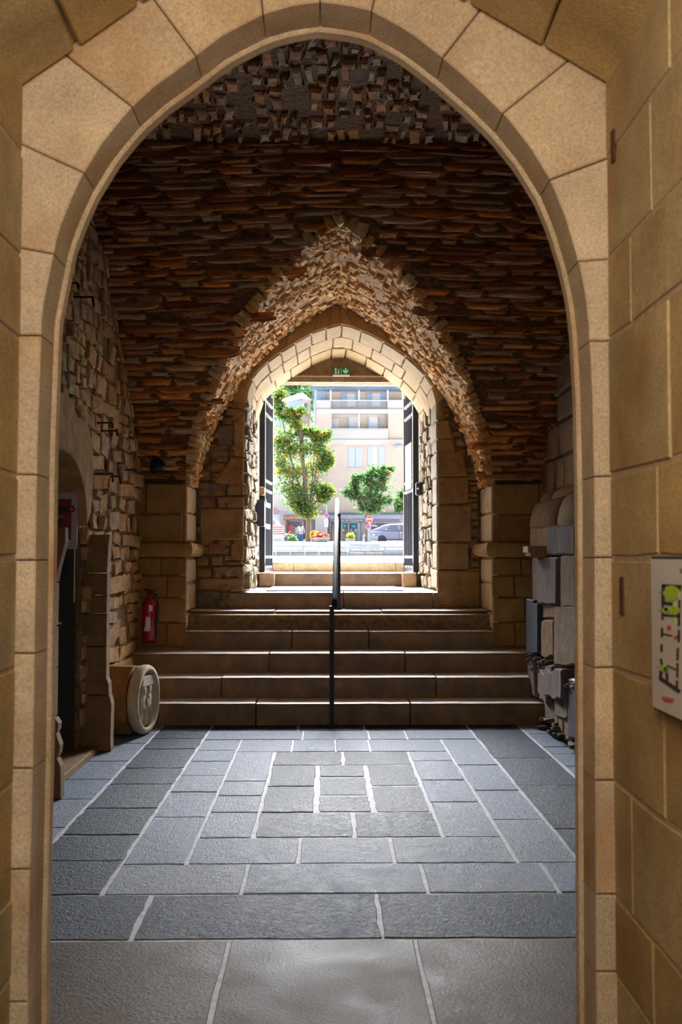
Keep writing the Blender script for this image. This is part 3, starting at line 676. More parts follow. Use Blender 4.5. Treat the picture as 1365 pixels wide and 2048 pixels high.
# handrail
hr = thing('handrail', 'slim black steel handrail rising up the middle of the stairs', 'handrail', (.07, 8.80, 0))
p0 = atY(664, 1445, 8.80); p1 = atY(669, 1212, 8.80); e1 = atY(675, 1000, 11.0); 
MB().box(p0.x-.02, p0.x+.02, 8.78, 8.82, 0, p1.z).build('lower_post', M['black'], hr)
q2 = atY(678, 1213, SY[5]+.22)
MB().tube([(p1.x, 8.80, p1.z-.01), (p1.x+.004, 8.9, p1.z+.05), (e1.x-.005, 10.7, e1.z-.05), (e1.x, 11.02, e1.z), (e1.x+.002, 11.07, e1.z-.03)], .024, 10).build('rail', M['black'], hr, smooth=True)
MB().box(q2.x-.018, q2.x+.018, SY[5]+.2, SY[5]+.24, SZ[5], 1.93).build('upper_post', M['black'], hr)
MB().box(p0.x-.05, p0.x+.05, 8.75, 8.85, 0, .012).build('foot_plate', M['black'], hr)
# ------------------------------------------------------------------ end wall, doorway
RL, RR, YD = -.85, 1.21, 12.30
DC = [(RL, 1.1), (RL, 3.12), (-.83, 3.27), (-.75, 3.43), (-.60, 3.57), (-.44, 3.69), (-.12, 3.88), (.05, 3.94), (.17, 3.97), (.30, 3.94), (.51, 3.85), (.72, 3.73), (.92, 3.59), (1.06, 3.45), (1.17, 3.27), (RR, 3.12), (RR, 1.1)]
def dz_at(x):
    for (xa, za), (xb, zb) in zip(DC[1:], DC[2:]):
        if xa <= x <= xb and xb > xa: return za+(zb-za)*(x-xa)/(xb-xa)
    return 0
mb = MB(); vs = []; fs = []
K = 60                                                     # the wall itself: a sheet between the barrel and the door opening, plus the reveals
xs = [BL-.1+(BR-BL+.2)*i/K for i in range(K+1)]
for i in range(K):
    xa, xb = xs[i], xs[i+1]; xm = (xa+xb)/2
    lo = 3.0 if RL < xm < RR else .5
    la, lb = (max(dz_at(xa), 3.1), max(dz_at(xb), 3.1)) if RL < xm < RR else (.5, .5)
    b = len(vs); vs += [(xa, YE+.06, la), (xb, YE+.06, lb), (xb, YE+.06, 4.6), (xa, YE+.06, 4.6)]; fs.append((b, b+1, b+2, b+3))
b = len(vs)
for x, z in DC: vs += [(x-(.02 if x < 0.17 else -.02), YE+.05, z+(.02 if z > 3.2 else 0)), (x-(.02 if x < .17 else -.02), YD+.1, z+(.02 if z > 3.2 else 0))]
for i in range(len(DC)-1): fs.append((b+2*i, b+2*i+1, b+2*i+3, b+2*i+2))
wk = mb.add(vs, fs).build('wall_back', M['lmortar'], kind='structure')
def eb(pts_px, mat, d1=.03, Y=YE, name='wall_block', parent=wk, jit=.006, d0=-.02, bev=.012, clip=True):
    pts = [(atY(px, py, Y).x, atY(px, py, Y).z) for px, py in pts_px]
    if clip: pts = [(max(Bx(z, -1)+.01, min(Bx(z, 1)-.01, x)), z) for x, z in pts]
    return MB().prism(rough(pts, .09, jit), lambda a, b, d: Vector((a, Y+.06-d, b)), d0, d1+.03, bev).build(name, mat, parent)
def er(x0, y0, x1, y1, mat, d1=.03, **k): return eb([(x0, y1), (x1, y1), (x1, y0), (x0, y0)], mat, d1, **k)
# small filling stones
items = []
for xa, xb in ((BL, RL), (RR, BR)):
    for a0, a1, c0, c1 in guillotine(xa, xb, .93, 3.5, .16, .09):
        x, z = (a0+a1)/2, (c0+c1)/2
        if not (Bx(z, -1)+.03 < x < Bx(z, 1)-.03): continue
        items.append((frame((x, YE+.06, z), Vector((1, 0, U(-.1, .1))).normalized(), Vector((U(-.1, .1), 0, 1)).normalized(), Vector((0, -1, 0)), (a1-a0)*.95, (c1-c0)*.93, U(.03, .065)), (a1-a0)*(c1-c0)))
place(items, 'filling_stone', M['back'], wk, 290, True)
bk, dk, rd = M['back'], M['darkstone'], M['red']
er(401, 1018, 488, 1079, bk, .045); eb([(427, 966), (487, 970), (487, 917), (463, 917)], bk, .045)
er(455, 973, 488, 991, bk); er(454, 993, 488, 1017, bk); er(402, 996, 432, 1017, rd); er(437, 996, 452, 1016, bk)
er(417, 1086, 450, 1107, rd); er(462, 1085, 488, 1121, bk); er(426, 1132, 488, 1151, dk); er(434, 851, 466, 891, dk)
er(468, 842, 489, 914, bk); er(421, 891, 459, 916, dk); er(464, 821, 490, 841, bk); er(462, 780, 490, 818, bk); er(404, 968, 453, 993, dk, .02); er(398, 1156, 487, 1180, bk, .02); er(396, 1183, 440, 1213, dk); er(442, 1184, 490, 1213, dk, .02)
for y0, y1 in ((797, 840), (842, 878), (879, 902), (904, 953), (955, 1007), (1010, 1083), (1086, 1138), (1141, 1212)):
    xr_ = {797: 890, 842: 908, 879: 913, 904: 936, 955: 938, 1010: 944, 1086: 938, 1141: 960}[y0]
    eb([(876, y1), (xr_, y1), (xr_-(0 if y0 > 950 else 9), y0), (876, y0)], bk, .04)
# ring of stones over the doorway (front face)
def offs(k):
    x, z = DC[k]; (xa, za), (xb, zb) = DC[max(1, k-1)], DC[min(len(DC)-2, k+1)]
    t = Vector((xb-xa, zb-za)).normalized(); n = Vector((-t.y, t.x)); return (x+n.x*.24, z+n.y*.24)
for k in range(1, len(DC)-2):
    a, b, c2, d2 = DC[k], DC[k+1], offs(k+1), offs(k)
    pts = [a, b, (max(Bx(c2[1], -1), min(Bx(c2[1], 1), c2[0])), min(c2[1], 4.17)), (max(Bx(d2[1], -1), min(Bx(d2[1], 1), d2[0])), min(d2[1], 4.17))]
    MB().prism(pts, lambda a, b, d: Vector((a, YE+.06-d, b)), -.02, .08, .008).build('ring_stone', M['ring'], wk)
# cream voussoirs of the soffit, three courses deep
da = thing('door_arch', 'cream stone soffit of wedge blocks inside the doorway', 'arch', (.18, 11.4, 3.1))
cum = [0]
D2 = DC[1:-1]
for (xa, za), (xb, zb) in zip(D2, D2[1:]): cum.append(cum[-1]+math.hypot(xb-xa, zb-za))
def dpt(u):
    u = max(0, min(cum[-1], u))
    for i in range(len(cum)-1):
        if u <= cum[i+1]+1e-9:
            f = (u-cum[i])/(cum[i+1]-cum[i]); return Vector((D2[i][0]+(D2[i+1][0]-D2[i][0])*f, D2[i][1]+(D2[i+1][1]-D2[i][1])*f)), Vector((-(D2[i+1][1]-D2[i][1]), D2[i+1][0]-D2[i][0])).normalized()
for y0, y1 in ((YE+.0, 11.1), (11.1, 11.68), (11.68, 12.28)):
    u = 0; 
    while u < cum[-1]-.02:
        w = U(.15, .30); 
        if cum[-1]-u-w < .1: w = cum[-1]-u
        ya, yb = y0+.006+U(0, .03)*(y0 > 10.6), y1-.006
        def fm(a, b, d):
            p, n = dpt(a); return Vector((p.x-n.x*d, b, p.y-n.y*d))
        MB().prism(rough(rect(u+.006, u+w-.006, ya, yb), .10, .004), fm, -.03, .012+U(-.004, .008), .010).build('voussoir', M['cream'], da)
        u += w
# rubble of the two reveals
rv = {}
for side, X in ((-1, RL), (1, RR)):
    items = []
    s = -side
    for a0, a1, c0, c1 in guillotine(YE+.03 if side < 0 else YE+.55, YD-.03, 1.11, 3.2, .26 if side < 0 else .22, .15):
        y, z = (a0+a1)/2, (c0+c1)/2
        items.append((frame((X-s*.02, y, z), Vector((0, 1, U(-.1, .1))).normalized(), Vector((0, U(-.15, .15), 1)).normalized(), Vector((s, U(-.2, .2), 0)).normalized(), (a1-a0)*.97, (c1-c0)*.95, U(.025, .06)), (a1-a0)*(c1-c0)))
    place(items, 'reveal_stone', M['reveal'], wk, 145, True)
for y0, y1 in ((797, 840), (842, 878), (879, 902), (904, 953), (955, 1007), (1010, 1083), (1086, 1138), (1141, 1178)):
    za, zb = atY(876, y1, YE).z, atY(876, y0, YE).z
    MB().prism(rough(rect(YE+.0, YE+.55+U(-.15, .1), za, zb), .14, .006), lambda a, b, d: Vector((RR+.03-d, a, b)), -.03, .05, .014).build('reveal_quoin', M['reveal'], wk)
# outer face of the gate wall and the lintel
mb = MB(); mb.box(-6, RL-.0, YD, YD+.3, -.2, 6.4); mb.box(RR+.0, 6, YD, YD+.3, -.2, 6.4); mb.box(RL, RR, YD+.02, YD+.3, 3.66, 6.4); mb.box(-3.6, RL-.9, YE, YD, -.1, 6.4); mb.box(RR+.9, 3.6, YE, YD, -.1, 6.4)
mb.build('wall_gate', M['lmortar'], kind='structure')
lt = thing('door_lintel', 'brown lintel panel filling the head of the doorway', 'lintel', (.18, YD, 3.64))
pts = [(x, z) for x, z in DC if z > 3.6]; pts = [(-.72, 3.645)]+[(-.70, 3.655)]+[(x, z+.01) for x, z in pts[1:-1]]+[(1.0, 3.655), (1.02, 3.645)]
MB().prism(pts, lambda a, b, d: Vector((a, YD+.02-d, b)), 0, .05, .004).build('panel', M['lintel'], lt)
z = atY(680, 752, YD-.06).z
MB().box(-.72, 1.02, YD-.07, YD-.03, z-.008, z+.008).build('ledge', M['cream'], lt, label='thin pale ledge across the lintel')
# exit sign
q0, q1 = atY(666, 734, YD-.1), atY(700, 749, YD-.1)
ex = thing('exit_sign', 'green and white running man exit sign above the doorway', 'sign', ((q0.x+q1.x)/2, YD-.07, q1.z))
Y0 = YD-.10
MB().cbox(q0.x, q1.x, Y0, YD-.03, q1.z, q0.z, .003).build('panel', M['green'], ex)
MB().box(q0.x, q1.x, Y0-.002, YD-.03, q1.z-.018, q1.z).build('housing', M['white'], ex)
w = q1.x-q0.x; h = q0.z-q1.z
def ep(u, v): return (q0.x+u*w, q1.z+v*h)
def epoly(pts, mat, name, d=.004): return MB().prism([ep(*p) for p in pts], lambda a, b, dd: Vector((a, Y0-dd, b)), 0, d, .0005).build(name, mat, ex)
epoly([(.12, .1), (.12, .85), (.37, .85), (.37, .1), (.30, .1), (.30, .5), (.24, .5), (.24, .1)], M['exitwhite'], 'door_pictogram')
epoly([(.20, .42), (.25, .58), (.21, .60), (.16, .52), (.15, .56), (.21, .68), (.28, .66), (.31, .55), (.36, .56), (.36, .50), (.30, .48), (.28, .38), (.31, .22), (.29, .12), (.26, .13), (.27, .24), (.23, .36), (.20, .28), (.10, .30), (.10, .36), (.17, .36)], M['green'], 'running_figure', .006)
MB().lathe([(.0135, 0), (.0135, .007)], Matrix.Translation((ep(.29, .74)[0], Y0, ep(.29, .74)[1])) @ FACE, 10).build('running_head', M['green'], ex)
epoly([(.72, .88), (.72, .5), (.60, .66), (.60, .40), (.755, .08), (.91, .40), (.91, .66), (.79, .5), (.79, .88)], M['exitwhite'], 'arrow')
MB().box(*[ep(.49, 0)[0], ep(.51, 0)[0]], Y0-.001, Y0, q1.z, q0.z).build('divider', M['exitwhite'], ex)
# ------------------------------------------------------------------ iron gate leaves
def gate(side):
    lab = 'black iron gate leaf swung open on the '+('left with letter box' if side < 0 else 'right with notice panel')
    if side < 0: A, Bp = atY(526, 766, 12.34), atY(544, 790, 13.2)
    else: A, Bp = atY(831, 768, 12.34), atY(810, 790, 13.2)
    zb, zt = 1.285, A.z
    t = thing('gate_leaf', lab, 'gate', (A.x, A.y, zb))
    d = Vector((Bp.x-A.x, Bp.y-A.y, 0)); ln = d.length; d.normalize(); nr = Vector((-d.y, d.x, 0))*(1 if side < 0 else 1)
    F = lambda s, z: Vector((A.x, A.y, 0))+d*s+Vector((0, 0, z))
    Mx = Matrix(((d.x, nr.x, 0, A.x), (d.y, nr.y, 0, A.y), (0, 0, 1, 0), (0, 0, 0, 1)))
    MB().box(-.03, .03, -.035, .035, zb, zt, Mx).build('hinge_post', M['gate'], t)
    MB().box(-.034, -.030, -.035*side-.006*side*0-.004, -.035*side+.004, zb+.02, zt-.02, Mx).build('edge_highlight', M['edge'], t, label='pale strip for the light along the gate post edge')  # reflection on the post edge, modelled as a pale strip
    MB().box(ln-.03, ln+.02, -.02, .02, zb, zt-.06, Mx).build('latch_post', M['gate'], t)
    for k in range(1, 6):
        s = ln*k/6; MB().tube([F(s, zb+.05), F(s, zt-.03)], .014, 6).build('bar', M['gate'], t)
        MB().lathe([(.020, 0), (.024, .02), (.006, .07)], Matrix.Translation(F(s, zt-.03)), 6).build('finial', M['edge'], t)
    for z in (zb+.06, zb+.19, zt-.20, zt-.36, zb+1.03, zb+1.15):
        MB().box(0, ln, -.012, .012, z-.012, z+.012, Mx).build('crossbar', M['gate'], t)
        for k in range(1, 6):
            s = ln*k/6; MB().box(s-.028, s+.028, -.024, .024, z-.017, z+.017, Mx).build('collar', M['edge'], t)
    MB().box(0, ln, -.03, .03, zb-.012, zb+.05, Mx).build('bottom_rail', M['gate'], t)
    return t, Mx, ln, zb
gl, Mg, ln, zb = gate(-1); gr, Mg2, ln2, zb2 = gate(1)
for k, zz in enumerate((2.13, 1.86)):
    MB().box(.10, .48, -.035, -.030, zz-.03, zz+.03, Mg).build('name_plate', M['white'], gl, label='small white plate wired to the gate')
mb = MB(); mb.box(.12, .62, .028, .034, 2.34, 2.92, Mg2); mb.build('notice_panel', M['notice'] if 'notice' in M else M['white'], gr, label='pale printed notice panel on the gate')
q0, q1 = atY(507, 1000, 12.05), atY(526, 1053, 12.05)
lb = thing('letter_box', 'black metal letter box beside the left gate leaf', 'letter box', ((q0.x+q1.x)/2, 12.05, q1.z))
MB().cbox(q0.x, q1.x+.02, 12.0, 12.28, q1.z, q0.z-.02, .006).build('box', M['gate'], lb)
MB().prism([(q0.x-.012, q0.z-.03), (q1.x+.03, q0.z-.02), (q1.x+.03, q0.z+.015), (q0.x-.012, q0.z-.012)], lambda a, b, d: Vector((a, 12.29-d, b)), 0, .31, .003).build('lid', M['gate'], lb)
q0, q1 = atY(832, 965, 12.2), atY(846, 991, 12.2)
lk = thing('lock_case', 'small black lock case beside the right gate leaf', 'lock', (q0.x+.04, 12.2, q1.z))
MB().cbox(q0.x, q1.x, 12.14, 12.27, q1.z, q0.z, .012).build('case', M['matte_black'], lk); MB().tube([(q0.x+.02, 12.14, (q0.z+q1.z)/2), (q0.x+.02, 12.10, (q0.z+q1.z)/2)], .012, 8).build('cylinder', M['edge'], lk)
tag(MB().cbox(-.80, -.735, 12.08, 12.26, 2.23, 2.33, .012).build('hinge_block', M['ring']), 'small rusty hinge block above the letter box', 'hinge block')
# ------------------------------------------------------------------ carved medallion
nrm = Vector((.985, -.175, 0)).normalized(); cen = Vector((-1.475, 8.42, .292))
cm = thing('carved_medallion', 'round carved stone medallion leaning out beside the lowest step', 'carved stone', (-1.55, 8.47, 0))
bx = Vector((0, 0, 1)).cross(nrm).normalized()
Mm = Matrix(((bx.x, 0, nrm.x, cen.x), (bx.y, 0, nrm.y, cen.y), (bx.z, 1, nrm.z, cen.z), (0, 0, 0, 1)))
R0 = .288
MB().lathe([(R0*.80, -.10), (R0*.95, -.085), (R0, -.05), (R0, -.02), (R0*.97, 0), (R0*.86, .008), (R0*.82, 0), (R0*.80, -.035), (.01, -.037)], Mm, 36).build('disc', M['carved'], cm, smooth=True)
vs = []
rnd = random.Random(5)
tp = [(.13, .255), (.22, .19), (.25, .05), (.245, -.14), (.17, -.25), (-.15, -.26), (-.25, -.14), (-.26, .06), (-.22, .2), (-.1, .27)]
MB().prism(rough(tp, .08, .012), lambda a, b, d: Mm @ Vector((a, b, -.10-d)), 0, .34, .02).build('rough_block', M['pier'], cm)
def relief(poly, d, name='relief_figure'): return MB().prism(poly, lambda a, b, dd: Mm @ Vector((a, b, -.037+dd)), 0, d, .006)
mb = relief(rect(-.115, .135, .11, .20), .03)                                     # tablet above the figures
mb.build('relief_tablet', M['carved'], cm)
for ox, fl in ((-.055, 1), (.065, -1)):                                           # two robed figures in low relief
    mb = MB()
    for pts, d in (([(-.045, -.21), (.045, -.21), (.035, -.06), (.045, .02), (.02, .055), (-.02, .055), (-.045, .02), (-.035, -.06)], .026), ([(-.022, .05), (.022, .05), (.026, .08), (.018, .105), (-.018, .105), (-.026, .08)], .034),
                   ([(.03*fl, .03), (.075*fl, -.02), (.065*fl, -.045), (.02*fl, -.01)], .036), ([(-.012, -.20), (.0, -.20), (.008, -.06), (-.004, -.06)], .036), ([(.018, -.205), (.030, -.205), (.026, -.05), (.014, -.05)], .034)):
        mb.prism([(a+ox, b) for a, b in pts], lambda a, b, dd: Mm @ Vector((a, b, -.037+dd)), 0, d, .006)
    mb.build('relief_figure', M['carved'], cm)
# ------------------------------------------------------------------ floor
fl_ = MB().box(-2.9, 2.25, -2.2, 9.2, -.2, -.0035).build('floor', M['joint'], kind='structure')
def Xl(pts): return sum(atZ(x, y, 0).x for x, y in pts)/len(pts)
LA = Xl([(327, 1448), (92.8, 1703.6)]); LB = Xl([(430, 1449), (198, 1788)]); LC = Xl([(482, 1481), (374, 1727)]); LD = Xl([(550, 1504), (505, 1673)])
RD = Xl([(818, 1504), (886, 1673)]); RC = Xl([(891, 1481), (1027, 1727)]); RB = Xl([(928, 1449), (1165, 1720)]); RA = Xl([(1027, 1447), (1165, 1560)])
def fy(py): return atZ(650, py, 0).y
def paver(x0, x1, ya, yb, mat, g=.009):
    z = U(-.001, .0015); tx, ty = U(-.001, .001), U(-.001, .001); xc, yc_ = (x0+x1)/2, (ya+yb)/2
    MB().prism(rough(rect(x0+g, x1-g, ya+g, yb-g), (.07 if mat is D else .11), (.006 if mat is D else .0035)), lambda a, b, d: Vector((a, b, -.05+d+(tx*(a-xc)+ty*(b-yc_)))), 0, .05+z, .003).build('paving_slab', mat, fl_)
def column(x0, x1, pys, mats, g=.009):
    for i, (a, b) in enumerate(zip(pys, pys[1:])): paver(x0, x1, fy(b), fy(a), mats[i % len(mats)] if isinstance(mats, list) else mats, g)
def row(py0, py1, x0, x1, joints, mats, g=.009):
    ym = (py0+py1)/2; xs = [x0]+[atZ(j, ym, 0).x for j in joints]+[x1]
    for i, (a, b) in enumerate(zip(xs, xs[1:])): paver(a, b, fy(py1), fy(py0), mats[i % len(mats)] if isinstance(mats, list) else mats, g)
D, L_, BG = M['pave_d'], M['pave_l'], M['pave_b']
TOP = 1447.5
column(-1.95, LA, [TOP, 1462, 1486, 1521, 1557, 1596, 1653, 1727], L_); column(LA, LB, [TOP, 1461, 1476, 1497, 1535, 1567, 1615, 1668, 1719, 1787], D)
row(TOP, 1461, LB, RB, [597, 729], [D, D, D]); row(1461, 1479, LB, RB, [606, 738, 813], L_)
column(LB, LC, [1479, 1500, 1522, 1550, 1583, 1633, 1727], L_)
row(1479, 1503, LC, RC, [585, 671, 739], L_)
column(LC, LD, [1503, 1562, 1591, 1624, 1675], L_); column(RD, RC, [1503, 1522, 1561, 1605, 1675], L_); column(RC, RB, [1479, 1531, 1582, 1641, 1727], L_)
column(RB, RA, [TOP, 1457, 1518, 1572, 1660, 1787], D); column(RA, 2.0, [TOP, 1469, 1495, 1509, 1534, 1551, 1600, 1680, 1787], L_)
row(1503, 1530, LD, RD, [686], D, .013)
xa, xb = atZ(634, 1577, 0).x, atZ(740, 1577, 0).x
column(LD, xa, [1530, 1573, 1625], D, .016); column(xb, RD, [1530, 1572, 1625], D, .016); column(xa, xb, [1530, 1554, 1591, 1625], D, .02)
row(1625, 1675, LD, RD, [708], D, .013); row(1675, 1727, LC, RC, [599, 785], L_, .011)
row(1727, 1787, LB, RA, [491, 849, 1102], L_); row(1787, 1878, -1.95, 2.0, [-60, 283, 760, 1290], D)
paver(-1.95, LA-.0, fy(1787), fy(1727), D)
row(1878, 2330, -1.95, 2.0, [404, 883], BG); row(2330, 5200, -1.95, 2.0, [300, 1000], BG)
# ------------------------------------------------------------------ the near pointed arch
DF, DB = 2.72, 2.85
inner_px = [(80, 2400), (83, 1900), (92, 1500), (100, 895), (109, 646), (138, 500), (160, 440), (185, 385), (226, 318), (277, 256), (328, 210), (385, 169), (455, 115), (533, 75), (585, 60), (636, 52)]
innr_px = [(690, 58), (737, 68), (810, 108), (878, 161), (938, 213), (993, 267), (1042, 328), (1083, 395), (1110, 460), (1132, 533), (1147, 600), (1155, 667), (1162, 800), (1166, 1000), (1167, 1500), (1169, 1900), (1173, 2400)]
CI = [(atY(x, y, DB).x, atY(x, y, DB).z) for x, y in inner_px+innr_px]
CI[0] = (CI[0][0], -.01); CI[-1] = (CI[-1][0], -.01)
ccum = [0]
for a, b in zip(CI, CI[1:]): ccum.append(ccum[-1]+math.hypot(b[0]-a[0], b[1]-a[1]))
def cpt(u):
    u = max(0, min(ccum[-1], u))
    for i in range(len(ccum)-1):
        if u <= ccum[i+1]+1e-9:
            f = (u-ccum[i])/(ccum[i+1]-ccum[i]); return (CI[i][0]+(CI[i+1][0]-CI[i][0])*f, CI[i][1]+(CI[i+1][1]-CI[i][1])*f)
def cu_near(px, py):
    q = atY(px, py, DF); best = min(range(2001), key=lambda k: (cpt(ccum[-1]*k/2000)[0]-q.x)**2+(cpt(ccum[-1]*k/2000)[1]-q.z)**2); return ccum[-1]*best/2000
XNL, XNR = atY(34, 1100, DF).x, atY(1222, 1100, DF).x
cl, cr = atY(45, 180, DF), atY(1207, 173, DF)
gs_l = (atY(325, -12, DF).z-cl.z)/(atY(325, -12, DF).x-cl.x); gs_r = (atY(905, -2, DF).z-cr.z)/(atY(905, -2, DF).x-cr.x)
xap = (cr.z-cl.z+gs_l*XNL-gs_r*XNR)/(gs_l-gs_r); zap = cl.z+gs_l*(xap-XNL)
def ceil_near(x): return cl.z+gs_l*(x-XNL) if x < xap else cr.z+gs_r*(x-XNR)
na = thing('pointed_arch', 'big pale granite pointed arch framing the whole view', 'arch', ((XNL+XNR)/2, DB, 0))
def outp(px, py):
    q = atY(px, py, DF); return (q.x, q.z)
jl = [((104, 2400), None)]
JL = [(None, 2005), (None, 1740), (None, 1537), (None, 1307), (None, 1121), (None, 948), (None, 670)]
joints = []      # (u on the intrados, outer point)
for _, py in JL:
    q = atY(34, py, DF); joints.append((cu_near(80, py), (XNL-.03, q.z)))
for a, b in (((108, 507), (42, 495)), ((175, 350), (52, 293)), ((268, 218), (150, 125)), ((385, 100), (325, 20)), ((523, 22), (515, -60)), ((640, 0), (640, -140)), ((742, 25), (760, -60)), ((893, 105), (947, 36)), ((1014, 220), (1116, 138)), ((1101, 359), (1211, 318)), ((1157, 523), (1219, 518))):
    o = outp(*b); i0 = outp(*a); v = Vector((o[0]-i0[0], o[1]-i0[1])).normalized(); joints.append((cu_near(*a), (o[0]+v.x*.3, o[1]+v.y*.3)))
for py in (681, 952, 1115, 1335, 1561, 1790, 1945):
    q = atY(1222, py, DF); joints.append((cu_near(1190, py), (XNR+.03, q.z)))
us = [0]+[j[0] for j in joints]+[ccum[-1]]; outs = [(XNL-.03, -.01)]+[j[1] for j in joints]+[(XNR+.03, -.01)]
def section(p): return XNL-.03 < p[0] < XNR+.03 and p[1] < ceil_near(p[0])+.04
def reach(u, o):
    """runs along a joint from the intrados to the edge of the passage section"""
    i0 = Vector(cpt(u)); v = Vector(o)-i0; v.normalize(); t = 0
    while t < 3 and section(i0+v*(t+.004)): t += .004
    return i0+v*t
for k in range(len(us)-1):
    K = max(2, min(10, int((us[k+1]-us[k])/.04))); inn = [cpt(us[k]+.0018+(us[k+1]-us[k]-.0036)*i/K) for i in range(K+1)]
    oa = Vector(outs[k]) if k == 0 else reach(us[k], outs[k]); ob = Vector(outs[k+1]) if k+1 == len(us)-1 else reach(us[k+1], outs[k+1]); dd = (ob-oa).normalized()*.0018
    mid = []
    if 7 <= k:           # corners of the passage section
        if oa.x < XNL+.02 and ob.x > XNL+.02: mid = [Vector((XNL-.03, ceil_near(XNL-.03)+.04))]
        elif ob.x > XNR-.02 and oa.x < XNR-.02: mid = [Vector((XNR+.03, ceil_near(XNR+.03)+.04))]
        elif oa.x < xap < ob.x: mid = [Vector((xap, ceil_near(xap)+.04))]
    poly = inn+[tuple(ob-dd)]+[tuple(m_) for m_ in reversed(mid)]+[tuple(oa+dd)]
    MB().prism(poly, lambda a, b, d: Vector((a, DB-d, b)), 0, DB-DF+U(-.0015, .0015), .0045).build('voussoir', M['arch'], na)
# thin roll behind the opening
vs = []; fs = []; K = 160
for i in range(K+1):
    u = ccum[-1]*i/K; a = Vector(cpt(u)); b = Vector(cpt(min(ccum[-1], u+.01))); c = Vector(cpt(max(0, u-.01))); t = (b-c).normalized(); n = Vector((t.y, -t.x))
    for o, y in ((-.05, DB+.005), (.004, DB+.005), (.011, DB+.012), (.011, DB+.05), (-.05, DB+.05)): vs.append((a.x+n.x*o, y, a.y+n.y*o))
for i in range(K):
    for j in range(5): fs.append((i*5+j, i*5+(j+1) % 5, (i+1)*5+(j+1) % 5, (i+1)*5+j))
MB().add(vs, fs).build('rim_moulding', M['arch'], na)
# wall that carries the arch, on the hall side
mb = MB(); mb.box(-2.9, XNL+.0, DF+.05, DB+.1, -.1, 5.2); mb.box(XNR, 3.4, DF+.05, DB+.1, -.1, 5.2)
vs = []; fs = []
pts = [(max(XNL, min(XNR, x-(.05 if x < -.03 else -.05)*(1 if z < 2.9 else .3))), z+.05) for x, z in CI if z > .5]
for x, z in pts: vs += [(x, DB+.06, z), (x, DB+.06, 5.2), (x, DB+.1, z), (x, DB+.1, 5.2)]
for i in range(len(pts)-1): b = 4*i; fs += [(b, b+4, b+5, b+1), (b+2, b+3, b+7, b+6), (b, b+2, b+6, b+4)]
mb.add(vs, fs); mb.build('wall_front', M['lmortar'], kind='structure')
# ------------------------------------------------------------------ near passage walls and ceiling
levels = [-.01]+[atY(1222, py, DF).z for py in (1945, 1790, 1561, 1335, 1115, 952, 681, 517, 318)]+[cr.z+.03]
vj = {1: [2.34], 2: [2.40, 1.9], 3: [atX(1266, 1700, XNR).y, 1.7], 4: [atX(1330, 1450, XNR).y, 1.4], 5: [1.55], 6: [atX(1318, 1040, XNR).y, 1.4], 7: [atX(1341, 760, XNR).y, 1.5], 8: [atX(1264, 600, XNR).y, 1.75], 9: [atX(1305, 420, XNR).y, 1.5], 10: [2.2, 1.5]}
for side, X, nm in ((1, XNR, 'wall_near_right'), (-1, XNL, 'wall_near_left')):
    s = -side
    x0, x1 = sorted((X+side*.004, X+side*.2))
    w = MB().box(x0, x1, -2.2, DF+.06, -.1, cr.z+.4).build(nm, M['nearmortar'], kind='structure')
    for k in range(1, len(levels)):
        ys = [DF-.0]+vj.get(k, [1.8])+[1.0+U(-.3, .3), .2+U(-.2, .2), -.8, -2.2]
        if side < 0: ys = [DF-.0, 2.1+U(-.3, .3), 1.3, .4, -.9, -2.2]
        for a, b in zip(ys, ys[1:]):
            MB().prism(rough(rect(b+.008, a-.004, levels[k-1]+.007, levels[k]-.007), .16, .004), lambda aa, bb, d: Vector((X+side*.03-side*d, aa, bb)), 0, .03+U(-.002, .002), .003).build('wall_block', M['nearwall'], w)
def near_ceiling():
    vs = []
    xs = [XNL-.15, xap, XNR+.15]
    for x in xs:
        for y in (-2.2, DF+.06): vs.append((x, y, ceil_near(x)+.04))
    c = MB().add(vs, [(0, 2, 3, 1), (2, 4, 5, 3)]).build('ceiling_near', M['nearmortar'], kind='structure')
    for xa, xb in ((XNL-.02, xap), (XNR+.02, xap)):
        f = [0, .22, .45, .70, 1.0]
        for i in range(4):
            p, q = xa+(xb-xa)*f[i], xa+(xb-xa)*f[i+1]; p, q = min(p, q)+.006, max(p, q)-.006
            y = DF-.01
            while y > -2.1:
                l = U(.5, 1.0); 
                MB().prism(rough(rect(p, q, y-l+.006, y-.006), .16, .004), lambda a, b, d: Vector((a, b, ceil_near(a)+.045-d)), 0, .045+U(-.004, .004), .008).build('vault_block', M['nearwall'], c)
                y -= l
near_ceiling()
for lab, px, py, l in (('rusty iron pin stub in the right passage wall beside the plan board', 1247, 1192, .05), ('rusty iron cramp in the corner high beside the arch haunch', 1229, 292, .045)):
    q = atX(px, py, XNR)
    tag(MB().cbox(XNR-.006, XNR+.01, q.y-.012, q.y+.012, q.z-l, q.z+l, .003).build('iron_stub', M['rust']), lab, 'iron stub')
